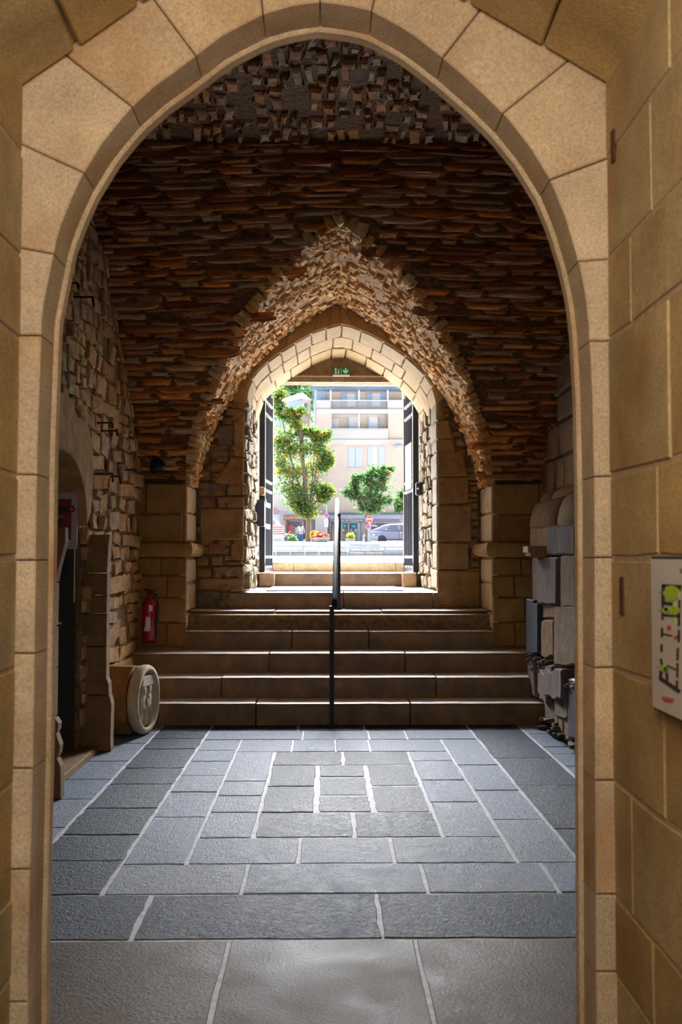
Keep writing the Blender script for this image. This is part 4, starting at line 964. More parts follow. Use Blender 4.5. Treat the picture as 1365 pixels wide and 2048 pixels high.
# plan board on the right
q0 = atX(1296, 1113, XNR-.03); q1 = atX(1292, 1414, XNR-.03)
pb = thing('plan_board', 'white framed floor plan board on the right passage wall', 'sign', (XNR-.01, q0.y-.2, q1.z))
yb0, zt, zb_ = q0.y, q0.z, q1.z; wd = .42
MB().box(XNR-.020, XNR+.002, yb0-wd, yb0, zb_, zt).build('frame', M['black'], pb)
MB().box(XNR-.024, XNR-.019, yb0-wd+.006, yb0-.004, zb_+.006, zt-.006).build('sheet', M['signwhite'], pb)
def bp(px, py):
    q = atX(px, py, XNR-.024); return (q.y, q.z)
BX = lambda cx, cy: (1280+cx*.166, 1100+cy*.166)
def mark(pts, mat, name, d=.0012): return MB().prism([bp(*BX(*p)) for p in pts], lambda a, b, dd: Vector((XNR-.024-dd, a, b)), 0, d, .0002).build(name, mat, pb)
def seg(x0, y0, x1, y1, w=26, mat=None, name='plan_wall'):
    d = Vector((x1-x0, y1-y0)).normalized(); n = Vector((-d.y, d.x))*w/2
    mark([(x0+n.x, y0+n.y), (x1+n.x, y1+n.y), (x1-n.x, y1-n.y), (x0-n.x, y0-n.y)], mat or M['ink'], name)
for a in ((272, 425, 510, 440, 36), (292, 420, 285, 640, 40), (300, 640, 400, 655, 40), (282, 640, 280, 840, 26), (290, 785, 490, 800, 26), (275, 935, 272, 1050, 26), (280, 1010, 395, 1035, 20), (270, 1135, 268, 1230, 26), (258, 1310, 275, 1390, 26), (262, 1450, 255, 1560, 34), (250, 1545, 490, 1710, 46), (330, 1390, 440, 1440, 18), (330, 1480, 340, 1580, 30), (485, 440, 485, 500, 34), (485, 600, 478, 920, 24), (478, 960, 475, 1110, 24), (430, 1045, 490, 1055, 22), (465, 1180, 460, 1330, 24), (462, 1360, 458, 1540, 22), (455, 1570, 452, 1660, 24)): seg(*a)
def blob(cx, cy, rx, ry, mat, name):
    mark([(cx+rx*math.cos(2*math.pi*k/14)*(1+.12*math.sin(3*k)), cy+ry*math.sin(2*math.pi*k/14)) for k in range(14)], mat, name, .002)
blob(390, 520, 95, 95, M['lime'], 'plan_tree'); blob(430, 730, 60, 55, M['lime'], 'plan_tree'); blob(320, 730, 50, 36, M['lime'], 'plan_tree'); blob(290, 1425, 40, 40, M['lime'], 'plan_tree'); blob(325, 1440, 24, 34, M['dgreen'], 'plan_shrub'); blob(330, 715, 24, 24, M['dgreen'], 'plan_shrub')
seg(420, 620, 424, 900, 10, M['lime'], 'plan_path'); seg(235, 510, 280, 515, 10, M['dgreen'], 'plan_mark'); seg(235, 730, 270, 735, 10, M['dgreen'], 'plan_mark'); seg(215, 1410, 250, 1412, 10, M['dgreen'], 'plan_mark')
blob(362, 935, 24, 34, M['redink'], 'plan_stamp'); blob(435, 1055, 14, 24, M['redink'], 'plan_stamp')
for y, x0, x1 in ((1765, 270, 420), (1785, 275, 420), (1805, 290, 405), (1822, 300, 390)): seg(x0, y, x1, y+32*(x1-x0)/150, 9, M['redink'], 'red_caption')
seg(490, 235, 520, 238, 14, M['ink'], 'title_mark'); seg(490, 265, 520, 268, 14, M['ink'], 'title_mark')
# ================================================================== outside the doorway
M['asphalt'] = plain('street_paving', (.26, .26, .26), .8, noise_s=3, var=.1)
M['square'] = plain('square_paving', (.45, .44, .42), .8, noise_s=2, var=.08)
M['facade'] = plain('facade_render', (.50, .405, .335), .85, noise_s=.6, var=.05)
M['facade2'] = plain('facade_white', (.47, .43, .40), .85, noise_s=.6, var=.05)
M['trimw'] = plain('white_joinery', (.52, .52, .53), .6)
M['bluegrey'] = plain('blue_grey_shutter', (.26, .33, .45), .6)
M['palesh'] = plain('pale_shutter', (.40, .43, .47), .6)
M['glass'] = plain('window_glass', (.10, .11, .13), .08, spec=.8)
M['roof'] = stone('slate_roof', [(.13, .16, .21), (.16, .19, .24)], s1=1.2, s2=9, dark=.75, lite=1.25, bump=.02)
M['brown'] = plain('brown_fascia', (.34, .13, .055), .5)
M['maroon'] = plain('maroon_frame', (.20, .035, .045), .5)
M['darkshop'] = plain('dark_shop', (.12, .11, .12), .5)
M['bluefascia'] = plain('grey_blue_fascia', (.33, .37, .47), .5)
M['mauve'] = plain('mauve_awning', (.30, .18, .22), .6)
M['wallblock'] = stone('pale_wall_block', [(0.348, 0.348, 0.348), (0.384, 0.378, 0.372), (0.312, 0.324, 0.336)], s1=2, s2=12, dark=.85, lite=1.1, bump=.004)
M['wallgrey'] = plain('grey_wall_slab', (.22, .25, .29), .8, noise_s=3)
M['darkjoint'] = plain('dark_joint', (.22, .22, .24), .9)
M['bark'] = plain('bark', (.13, .10, .07), .9, noise_s=8, bump=.02)
M['leaf'] = leaf_mat('magnolia_leaf', [(.03, .11, .02), (.07, .19, .025), (.022, .085, .028), (.10, .22, .03), (.34, .18, .02), (.03, .12, .04), (.13, .24, .03), (.05, .15, .03), (.22, .25, .03), (.40, .21, .025)])
M['leaf2'] = leaf_mat('green_leaf', [(0.0216, 0.0864, 0.027), (0.0432, 0.144, 0.036), (0.072, 0.194, 0.045), (0.0288, 0.108, 0.045), (0.115, 0.216, 0.054), (0.245, 0.158, 0.045)])
M['hill'] = leaf_mat('hill_leaf', [(.10, .22, .08), (.14, .28, .10), (.18, .32, .12), (.08, .20, .10), (.22, .34, .12)])
M['flower_o'] = leaf_mat('orange_flower', [(.75, .28, .02), (.8, .38, .04), (.7, .2, .02), (.25, .42, .05)])
M['flower_r'] = leaf_mat('red_flower', [(.62, .02, .03), (.7, .05, .06), (.10, .26, .05), (.66, .30, .30)])
M['flower_y'] = leaf_mat('yellow_flower', [(.20, .42, .04), (.30, .50, .06), (.70, .50, .03), (.12, .30, .04)])
M['shrub'] = leaf_mat('pale_shrub', [(.10, .30, .16), (.30, .40, .14), (.45, .48, .20), (.06, .22, .12)])
M['carpaint'] = plain('mauve_grey_paint', (.17, .165, .26), .25, .1, spec=.7)
M['carlight'] = plain('pale_bumper', (.22, .28, .38), .3, spec=.7)
M['tyre'] = plain('tyre_black', (.03, .03, .035), .8)
M['alloy'] = plain('wheel_alloy', (.6, .6, .62), .3, .3)
M['signred'] = plain('sign_red', (.70, .05, .02), .5)
M['signblue'] = plain('sign_blue', (.10, .06, .55), .5)
M['skin'] = plain('skin', (.55, .34, .25), .6)
M['hair'] = plain('dark_hair', (.06, .035, .05), .6)
M['coat'] = plain('white_coat', (.46, .45, .42), .8)
M['jeans'] = plain('blue_jeans', (.05, .12, .36), .8)
M['navy'] = plain('dark_clothes', (.06, .08, .11), .8)
M['redstripe'] = plain('red_stripe', (.58, .10, .09), .6)
M['turq'] = plain('turquoise', (.03, .42, .60), .5)
M['terracotta'] = plain('planter_stone', (.30, .28, .25), .8, noise_s=6)
# ground
mb = MB(); vs = []
for y, z in ((13.3, SZ[8]-.004), (20, 1.42), (45.2, 1.455)): vs += [(-40, y, z), (40, y, z)]
mb.add(vs, [(0, 1, 3, 2), (2, 3, 5, 4)]); mb.build('ground_square', M['square'], kind='structure')
ZS = 2.45
def street(y): return 2.02+(ZS-2.02)*min(1, max(0, (y-46)/24))
mb = MB(); vs = []
for y in (45.6, 58, 70, 130): vs += [(-60, y, street(y)), (60, y, street(y))]
mb.add(vs, [(0, 1, 3, 2), (2, 3, 5, 4), (4, 5, 7, 6)]); mb.build('ground_street', M['asphalt'], kind='structure')
def P(px, py, Y): return atY(px, py, Y)
def bx(px0, py0, px1, py1, Y, d, mat, name, parent, b=0, mb=None):
    a, c = P(px0, py1, Y), P(px1, py0, Y); m = mb or MB()
    (m.cbox(a.x, c.x, Y, Y+d, a.z, c.z, b) if b else m.box(a.x, c.x, Y, Y+d, a.z, c.z))
    return m if mb else m.build(name, mat, parent)
# low masonry wall of the square
YW = 45
lw = thing('low_wall', 'low pale block wall across the square beyond the doorway', 'wall', (0, YW, 1.45))
bx(480, 1087, 860, 1114, YW+.12, .5, M['darkjoint'], 'core', lw)
for a, b in ((520, 606), (606, 690), (690, 700)): bx(a+.2, 1084.5, b-.2, 1092, YW-.03, .7, M['wallblock'], 'coping_block', lw, .03)
for a, b in zip([500, 552, 581, 610, 638.5, 667, 700], [552, 581, 610, 638.5, 667, 700]): bx(a+.45, 1092.8, b-.45, 1105, YW, .3, M['wallblock'], 'wall_block', lw, .015)
for a, b in zip([505, 558, 587, 617, 646, 676, 699], [558, 587, 617, 646, 676, 699]): bx(a+.4, 1106, b-.4, 1113, YW-.02, .3, M['wallblock'], 'base_block', lw, .015)
bx(680, 1084, 830, 1089.5, YW-.06, .8, M['wallblock'], 'coping_block', lw, .03); bx(684, 1090, 760, 1098, YW-.02, .3, M['wallgrey'], 'grey_slab', lw, .01)
bx(760, 1088, 787, 1094, YW-.03, .3, M['wallblock'], 'wall_block', lw, .015); bx(787.6, 1088, 840, 1094, YW-.03, .3, M['wallblock'], 'wall_block', lw, .015)
for a, b in ((700, 722), (722, 743.5), (743.5, 770), (770, 840)): bx(a+.4, 1094.5, b-.4, 1102, YW-.01, .3, M['wallblock'], 'wall_block', lw, .015)
for a, b in ((699, 729), (729, 749), (749, 768)): bx(a+.4, 1102.8, b-.4, 1113, YW-.02, .3, M['wallblock'], 'wall_block', lw, .015)
bx(768.5, 1100, 840, 1113, YW-.02, .3, M['wallgrey'], 'grey_slab', lw, .015)
rl = thing('railing', 'thin metal railing standing in front of the low block wall', 'railing', (0, YW-.6, 1.45))
a, b = P(546, 1092, YW-.6), P(706, 1092, YW-.6)
MB().box(a.x, b.x, YW-.62, YW-.58, a.z-.012, a.z+.012).build('rail', M['wallgrey'], rl)
for px in (552, 581, 610, 638, 667, 696):
    q = P(px, 1087, YW-.6); MB().box(q.x-.02, q.x+.02, YW-.62, YW-.58, 1.455, q.z).build('post', M['wallgrey'], rl)
# ---------------------------------------------------------------- main building
YB = 90
bd = thing('apartment_building', 'pale peach apartment house with two balcony floors and blue shutters', 'building', (7, YB+4, ZS))
g0 = P(0, 0, YB)
def fac(px0, py0, px1, py1, mat=None, name='wall', dy=0, d=.4): return bx(px0, py0, px1, py1, YB+dy, d, mat or M['facade'], name, bd)
x_l, x_r = P(628, 900, YB).x, P(870, 900, YB).x
MB().box(x_l+.3, x_r, YB+.95, YB+11, 1.5, P(0, 772, YB).z-.2).build('wall', M['facade'], bd)
for z0 in (): pass
fac(628, 888, 870, 1030); fac(628, 824, 664, 888); fac(777, 824, 870, 888); fac(628, 800, 662, 825, M['facade2']); fac(776, 800, 870, 825, M['facade2'])
fac(628, 818.5, 870, 826.5, M['facade2'], 'balcony_slab', -.15, 2.0); fac(650, 879, 870, 889, M['facade2'], 'balcony_slab', -.25, 2.0)
fac(628, 768, 870, 775, M['facade2'], 'eaves_beam', 0, .5)
for px in (632, 662, 718.5, 776, 806): fac(px-1.5, 775, px+1.5, 802, M['trimw'], 'column', .05, .2)
fac(717, 826, 720, 880, M['trimw'], 'column', .05, .2)
fac(662, 800, 776, 801.5, M['trimw'], 'balcony_rail', 0, .1)
for k in range(38): 
    px = 664+k*3.0; fac(px-.35, 801.5, px+.35, 819, M['trimw'], 'baluster', .02, .05)
fac(664, 857, 777, 858.6, M['trimw'], 'balcony_rail', -.2, .1); fac(664, 859.5, 777, 878, M['facade2'], 'balcony_panel', -.16, .05)
def window(px0, py0, px1, py1, dy, mullions=1, trans=1, shutters=None, glass=None):
    w = fac(px0-1, py0-1, px1+1, py1+1, M['trimw'], 'window', dy, .12); n = mullions+1; m = trans+1
    for i in range(n):
        for j in range(m):
            a, b = px0+(px1-px0)*i/n+.5, px0+(px1-px0)*(i+1)/n-.5; c, e = py0+(py1-py0)*j/m+.4, py0+(py1-py0)*(j+1)/m-.4
            bx(a, c, b, e, YB+dy-.03, .05, glass or M['glass'], 'pane', w)
    for a, b in shutters or []: fac(a, py0-2, b, py1, M['bluegrey'], 'shutter', dy-.04, .08)
window(696, 788, 710, 812, .85, 1, 2, [(684, 695), (711, 717)]); window(746, 788, 760, 812, .85, 1, 2, [(733.5, 745), (761.5, 773)])
fac(634, 782, 653, 800, M['bluegrey'], 'shutter', .82, .1)
window(699, 835, 717, 878, .85, 1, 1, [(696, 698.5)], M['bluegrey']); window(739, 835, 755, 872, .85, 1, 1, [(736.5, 738.5), (756.5, 758.5)], M['bluegrey']); window(665, 838, 677, 858, .85, 1, 1, None, M['bluegrey'])
fac(664, 827, 777, 834, M['facade'], 'wall', .8, .2)
def shutter_leaf(a, c, b, e, dy=-.06):
    s_ = fac(a, c, b, e, M['palesh'], 'shutter', dy, .08)
    k = c+2
    while k < e-2: bx(a+1, k, b-1, k+1.3, YB+dy-.03, .04, M['trimw'], 'slat', s_); k += 3.4
shutter_leaf(697.5, 894, 711, 934); shutter_leaf(712, 894, 725.5, 934); fac(696, 935, 728, 937, M['facade2'], 'window_sill', -.1, .3)
window(747, 895, 754, 928, -.05, 0, 2); shutter_leaf(736, 893, 746, 930); shutter_leaf(758, 893, 769.5, 932)
# roof: hipped slate
zr0, zr1 = P(0, 770, YB-.6).z, P(0, 752, YB+5).z
a, b = P(624, 770, YB-.6).x, P(815, 770, YB-.6).x
vs = [(a, YB-.6, zr0), (b, YB-.6, zr0), (b, YB+11, zr0), (a, YB+11, zr0), (a+3.8, YB+4.5, zr1+.5), (b-3.0, YB+4.5, zr1+.5), (a, YB-.6, zr0-.25), (b, YB-.6, zr0-.25), (b, YB+11, zr0-.25), (a, YB+11, zr0-.25)]
MB().add(vs, [(0, 1, 5, 4), (1, 2, 5), (2, 3, 4, 5), (3, 0, 4), (6, 7, 1, 0), (9, 6, 0, 3), (7, 8, 2, 1), (6, 9, 8, 7)]).build('roof', M['roof'], bd)
MB().tube([(a+.3, YB-.3, zr0-.3), (a+.3, YB-.3, P(0, 850, YB).z)], .08, 6).build('downpipe', M['bluegrey'], bd)
# wall lantern
q = P(799, 893, YB-.5)
wl_ = thing('wall_lantern', 'shaded street lantern on the peach facade beside the gate', 'lamp', (q.x, YB-.3, q.z-.5))
MB().lathe([(.05, .22), (.30, .08), (.34, 0), (.30, -.03), (.10, -.05)], Matrix.Translation(q), 14).build('shade', M['palesh'], wl_); MB().lathe([(.08, -.28), (.13, -.16), (.09, -.05)], Matrix.Translation(q), 10).build('bulb', M['trimw'], wl_); MB().tube([(q.x+.0, YB-.5, q.z+.15), (q.x, YB+.02, q.z+.25)], .03, 6).build('bracket_arm', M['black'], wl_)
# salon shop front on its ground floor
sh = thing('salon_shopfront', 'grey blue hair salon shop front under the peach facade', 'shop front', (6, YB-.3, ZS))
YS = YB-.5
bx(655, 1024, 830, 1086, YB-.08, .1, M['facade2'], 'shop_wall', sh); bx(655, 1026, 815, 1028.5, YS-.1, .5, M['darkshop'], 'cornice', sh)
bx(658, 1029, 730, 1037.5, YS, .4, M['bluefascia'], 'fascia', sh); bx(660, 1037.8, 735, 1043.5, YS+.05, .3, M['mauve'], 'valance', sh)
bx(745, 1029, 803, 1038, YS, .4, M['bluefascia'], 'fascia', sh); bx(746, 1038.4, 800, 1043.5, YS+.05, .3, M['mauve'], 'awning', sh)
bx(664, 1043.5, 722, 1084, YS+.2, .2, M['glass'], 'shop_window', sh)
for px in (661, 684, 697.5, 718.5): bx(px-1.2, 1043.5, px+1.2, 1085, YS+.1, .2, M['palesh'], 'window_post', sh)
bx(715, 1046, 721, 1080, YS+.12, .1, M['bluefascia'], 'vertical_board', sh)
bx(684, 1044, 719, 1046, YS+.1, .15, M['palesh'], 'transom', sh); bx(684, 1063, 716, 1064.2, YS+.1, .15, M['palesh'], 'transom', sh)
bx(750, 1046, 800, 1084, YS+.2, .2, M['glass'], 'shop_window', sh); bx(750, 1044, 800, 1046, YS+.1, .2, M['bluefascia'], 'transom', sh)
for px, py in ((689.5, 1052.5), (708, 1053)):
    q = P(px, py, YS+.1); MB().ball(q, (.16, .05, .16)).build('turquoise_disc', M['turq'], sh)
for px, py, mt in ((687, 1060, 'white'), (692, 1060, 'wallgrey'), (703, 1060, 'palesh'), (708, 1061, 'signblue'), (712, 1060, 'white'), (690, 1067, 'redstripe'), (708, 1067, 'maroon'), (704, 1052, 'brown'), (668, 1055, 'wallgrey'), (670, 1066, 'palesh')):
    bx(px-2, py-2, px+2, py+2, YS+.15, .06, M[mt], 'shop_display', sh)
def sign(s_, px, py, Y, size, mat, parent, sx=1.0): q = P(px, py, Y); return text(s_, size, Matrix.Translation(q) @ FACE, mat, parent, sx=sx, ext=.01)
sign('Coiffure  Nature', 692, 1033, YS-.02, .42, M['white'], sh, 1.0); sign('Couleur & Nature', 693, 1040.5, YS+.03, .34, M['white'], sh, 1.15)
sign('et Coloration 100 % Végétale...', 774.5, 1033.5, YS-.02, .30, M['white'], sh, .66)
for i, ch in enumerate('COIFFURE'): sign(ch, 718, 1048.5+i*4.1, YS+.1, .22, M['white'], sh)
# ---------------------------------------------------------------- left houses
yl = 88
hs = thing('white_house', 'white house behind the big magnolia, brown shop on its ground floor', 'house', (-4, yl+3, ZS))
bx(535, 855, 628, 1090, yl, 6, M['facade2'], 'wall', hs); bx(556, 1025, 628, 1027, yl-.15, .2, M['palesh'], 'string_course', hs)
tz = thing('turret_house', 'house with a grey slate turret roof and small dormer window', 'house', (-3.5, 95, ZS))
bx(548, 818, 620, 870, 94, 5, M['facade2'], 'wall', tz)
def V(px, py, Y): return tuple(P(px, py, Y))
vs = [V(562, 806, 93.5), V(604, 797, 93.2), V(623, 800, 94.5), V(606, 785, 96), V(566, 797, 96), V(548, 812, 95)]
MB().add(vs+[V(560, 812, 98), V(625, 802, 99)], [(0, 1, 3, 4), (1, 2, 3), (0, 4, 5), (4, 3, 7, 6)]).build('roof', M['roof'], tz)
MB().add([V(562, 808, 93.6), V(604, 800, 93.3), V(604, 815, 93.5), V(580, 815, 93.7)], [(0, 1, 2, 3)]).build('slate_cheek', M['bluegrey'], tz)
bx(603, 799, 621, 832, 93.4, 2, M['facade2'], 'dormer', tz); bx(607, 806, 616, 828, 93.3, .1, M['trimw'], 'window', tz); bx(608.5, 807, 614.5, 827, 93.24, .1, M['glass'], 'pane', tz)
bx(600, 829.5, 618, 831, 93.2, .2, M['darkjoint'], 'window_sill', tz)
vs = [V(546, 830, 93), V(600, 848, 93), V(600, 858, 92), V(546, 850, 92)]; MB().add(vs, [(0, 1, 2, 3)]).build('lean_to_roof', M['roof'], tz)
sp = thing('brown_shopfront', 'brown timber shop front with white lettering behind the white coat', 'shop front', (-3.5, yl-.3, ZS))
bx(569, 1031.5, 619, 1040, yl-.35, .4, M['brown'], 'fascia', sp); bx(624, 1033, 634, 1041, yl-.35, .4, M['brown'], 'fascia', sp)
bx(573, 1040, 577.5, 1072, yl-.3, .35, M['maroon'], 'frame_post', sp); bx(609, 1041, 611, 1080, yl-.3, .35, M['maroon'], 'frame_post', sp); bx(577, 1041, 610, 1085, yl-.05, .1, M['darkshop'], 'dark_opening', sp)
bx(577.5, 1041, 606, 1042.3, yl-.2, .2, M['palesh'], 'blind', sp); bx(604.5, 1042, 608, 1060, yl-.1, .1, M['facade'], 'side_panel', sp); bx(611, 1041, 626, 1082, yl-.12, .2, M['terracotta'], 'stone_pier', sp); bx(626, 1041, 634, 1068, yl-.1, .1, M['wallgrey'], 'side_window', sp)
pw = bx(577.5, 1051, 588, 1069, yl-.2, .06, M['redstripe'], 'menu_board', sp); bx(579.5, 1052.5, 586, 1060, yl-.25, .06, M['palesh'], 'menu_sheet', pw); bx(578.5, 1063, 587, 1067.5, yl-.25, .06, M['white'], 'menu_sheet', pw)
pw = bx(589.5, 1054.5, 596, 1068, yl-.2, .06, M['palesh'], 'notice', sp); bx(590, 1055, 595.6, 1058, yl-.25, .06, M['signblue'], 'notice_header', pw)
sign('A LA', 577, 1036, yl-.37, .30, M['white'], sp); sign('PETITE', 588, 1035.5, yl-.37, .24, M['white'], sp); sign('FRANCE', 608, 1036.3, yl-.37, .31, M['white'], sp); sign('COS', 629, 1037, yl-.37, .28, M['white'], sp)
bx(561, 1054, 568, 1056.5, yl-.1, .15, M['wallgrey'], 'letter_slot', sp)
pl = tag(bx(631, 1030, 655, 1075, yl-1.2, .6, M['facade2'], 'wall_pier', None), 'pale rendered wall pier between the two shop fronts', 'pier')
# ---------------------------------------------------------------- hill behind
def leafcloud(cells, size, mat, name, parent, per, kind='stuff', aspect=.5):
    vs = []; fs = []
    for (c, r) in cells:
        for k in range(per):
            v = Vector((random.gauss(0, 1), random.gauss(0, 1), random.gauss(0, 1))).normalized(); rr = U(.2, 1)+(U(0, .45) if U(0, 1) < .25 else 0)
            p = Vector(c)+Vector((v.x*r[0], v.y*r[1], v.z*r[2]))*rr
            a = Vector((U(-1, 1), U(-1, 1), U(-.6, .8))).normalized(); b = a.cross(Vector((U(-1, 1), U(-1, 1), U(-1, 1)))).normalized(); s = size*U(.7, 1.3)
            q = len(vs); m_ = a.cross(b)*s*.12
            vs += [p, p+a*s*.5+b*s*aspect*.5+m_, p+a*s, p+a*s*.5-b*s*aspect*.5+m_]; fs.append((q, q+1, q+2, q+3))
    return MB().add(vs, fs).build(name, mat, parent, kind=kind)
mb = MB(); vs = []; fs = []
nx, ny = 24, 8
for i in range(nx+1):
    for j in range(ny+1):
        x = -90+180*i/nx; y = 125+j*16; vs.append((x, y, ZS+12.5*min(j, 3)+2*noise.noise(Vector((x*.05, y*.05, 0)))-.06*x))
for i in range(nx):
    for j in range(ny): fs.append((i*(ny+1)+j, (i+1)*(ny+1)+j, (i+1)*(ny+1)+j+1, i*(ny+1)+j+1))
hl = MB().add(vs, fs).build('hill', M['shrub'], kind='structure')
for k in range(16):
    px = 535+U(0, 300) if k > 13 else 540+k*9; y = 128+U(0, 45); j = (y-125)/16
    x = P(px, 800, y).x; c = Vector((x, y, ZS+12.5*min(j, 3)-.06*x+2)); r = U(3, 5)
    if k < 14: c.z = P(px, 775+U(-14, 30), y).z
    t = thing('hillside_tree', 'hazy green tree on the wooded hill behind the houses', 'tree', (x, y, c.z-r-2), 'trees on the hill')
    leafcloud([(c+Vector((U(-2, 2), U(-2, 2), U(-1.5, 1.5))), (r*.7, r*.7, r*.65)) for q in range(4)], .9, M['hill'], 'foliage', t, 160)
    MB().tube([(x, y, c.z-r-6), (x, y, c.z)], [.4, .2], 6).build('trunk', M['bark'], t)
# ---------------------------------------------------------------- magnolias
def tree(label, Y, base, blobs, tpx, per, leaf, mat):
    b = P(base[0], base[1], Y); z0 = street(Y)
    t = thing('magnolia_tree', label, 'tree', (b.x, Y, z0))
    cells = []
    for px, py, rpx in blobs:
        c = P(px, py, Y+U(-.5, .5)); r = rpx*1.22*Y/F_PX; cells.append((c, (r, r*.9, r*.85)))
    base_cells = list(cells)
    for i, (c, r) in enumerate(base_cells):          # fill between neighbouring boughs
        near = sorted(base_cells, key=lambda q: (q[0]-c).length)[1:3]
        for c2, r2 in near: cells.append((c.lerp(c2, U(.35, .65))+Vector((0, U(-.3, .3), U(-.15, .15))), tuple(k*U(.6, .95) for k in r)))
    top = P(tpx[0], tpx[1], Y)
    MB().tube([(b.x, Y, z0-.05), (b.x+.03, Y, z0+1.2), b.lerp(top, .5), top], [.2, .17, .13, .06], 8).build('trunk', M['bark'], t)
    leafcloud(cells, leaf, mat, 'foliage', t, per, aspect=.42)
    for c, r in base_cells[::2]:
        MB().tube([(b.x, Y, z0+U(1.6, 2.2)), (b.x*.4+c.x*.6, Y, (z0+1.9)*.5+c.z*.5), tuple(c)], [.07, .05, .02], 5).build('branch', M['bark'], t)
    return t
tree('big magnolia with yellowing leaves against the white house', 66, (617, 1040),
     [(556, 800, 12), (563, 784, 8), (562, 830, 16), (590, 836, 10), (603, 822, 7), (566, 868, 22), (598, 866, 14), (620, 862, 12), (640, 876, 13), (656, 868, 7), (560, 905, 22), (595, 900, 25), (630, 898, 20), (655, 912, 12), (570, 945, 22), (605, 940, 26), (640, 935, 16), (660, 925, 7), (575, 978, 20), (610, 978, 26), (645, 975, 15), (590, 1008, 14), (618, 1012, 18), (645, 1000, 9), (604, 1024, 9), (625, 1025, 9), (662, 985, 8)], (600, 850), 200, .25, M['leaf'])
tree('smaller round magnolia with green leaves behind the no entry sign', 62, (736, 1050),
     [(748, 940, 9), (735, 955, 12), (762, 952, 11), (780, 938, 7), (712, 975, 12), (740, 978, 17), (770, 975, 14), (704, 992, 9), (725, 1000, 15), (752, 1003, 16), (780, 1000, 12), (730, 1018, 11), (750, 1020, 10), (692, 985, 6), (710, 955, 6)], (742, 960), 160, .23, M['leaf2'])
tree('low magnolia partly hidden by the right gate leaf', 60, (812, 1045), [(808, 985, 8), (800, 1000, 9), (812, 1012, 9), (798, 1018, 7), (820, 995, 12)], (815, 985), 150, .23, M['leaf2'])
# ---------------------------------------------------------------- street signs
def roadsign(label, cat, px, py, rpx, Y, kind, top=None):
    q = P(px, py, Y); r = rpx*Y/F_PX; z0 = street(Y)
    t = thing('road_sign', label, cat, (q.x, Y, z0))
    MB().tube([(q.x, Y+.08, z0), (q.x, Y+.08, top or q.z+r)], .04, 8).build('post', M['wallgrey'], t)
    D0 = Matrix.Translation((q.x, Y, q.z)) @ FACE
    MB().lathe([(r, 0), (r, .03)], D0, 28).build('plate', M['white'], t)
    MB().lathe([(r*.92, .03), (r*.92, .036)], D0, 28).build('red_disc', M['signred'], t)
    f = lambda u, v, d: Vector((q.x+u*r, Y-.036-d, q.z+v*r))
    if kind == 'entry':
        MB().prism(rect(-.66, .66, -.16, .18), f, 0, .008, .002).build('white_bar', M['white'], t)
        MB().prism([(-.28, .10), (-.1, .16), (.1, .10), (.3, .12), (.34, -.02), (.1, -.06), (-.2, -.02)], f, .008, .011, .001).build('sticker', M['darkshop'], t)
    else:
        MB().lathe([(r*.70, .036), (r*.70, .042)], D0, 24).build('blue_disc', M['signblue'], t)
        for sg in ((1,) if kind == 'park' else (1, -1)):
            MB().prism([(-.56*sg, .44), (-.44*sg, .56), (.56*sg, -.44), (.44*sg, -.56)], f, .006, .012, .001).build('red_bar', M['signred'], t)
    return t, q, r
s1, q, r = roadsign('no parking sign on a post with white plates', 'road sign', 653.5, 1031, 4.8, 72, 'park', P(653, 1010, 72).z)
for py0, py1, mt in ((1038, 1045, 'white'), (1045.5, 1049, 'white'), (1050, 1054, 'palesh')):
    bx(649.5, py0, 657, py1, 71.96, .03, M[mt], 'sub_plate', s1)
bx(652.8, 1041, 655, 1043.5, 71.93, .03, M['darkshop'], 'plate_mark', s1); bx(651, 1046.4, 655.5, 1047.6, 71.93, .03, M['darkshop'], 'plate_mark', s1); bx(651.2, 1055, 652.8, 1064, 72.0, .03, M['redstripe'], 'red_tape', s1)
roadsign('red no entry sign in front of the salon', 'road sign', 739.3, 1038, 7.2, 58, 'entry'); roadsign('small no stopping sign below the no entry sign', 'road sign', 737, 1053.2, 4.9, 57.6, 'stop')
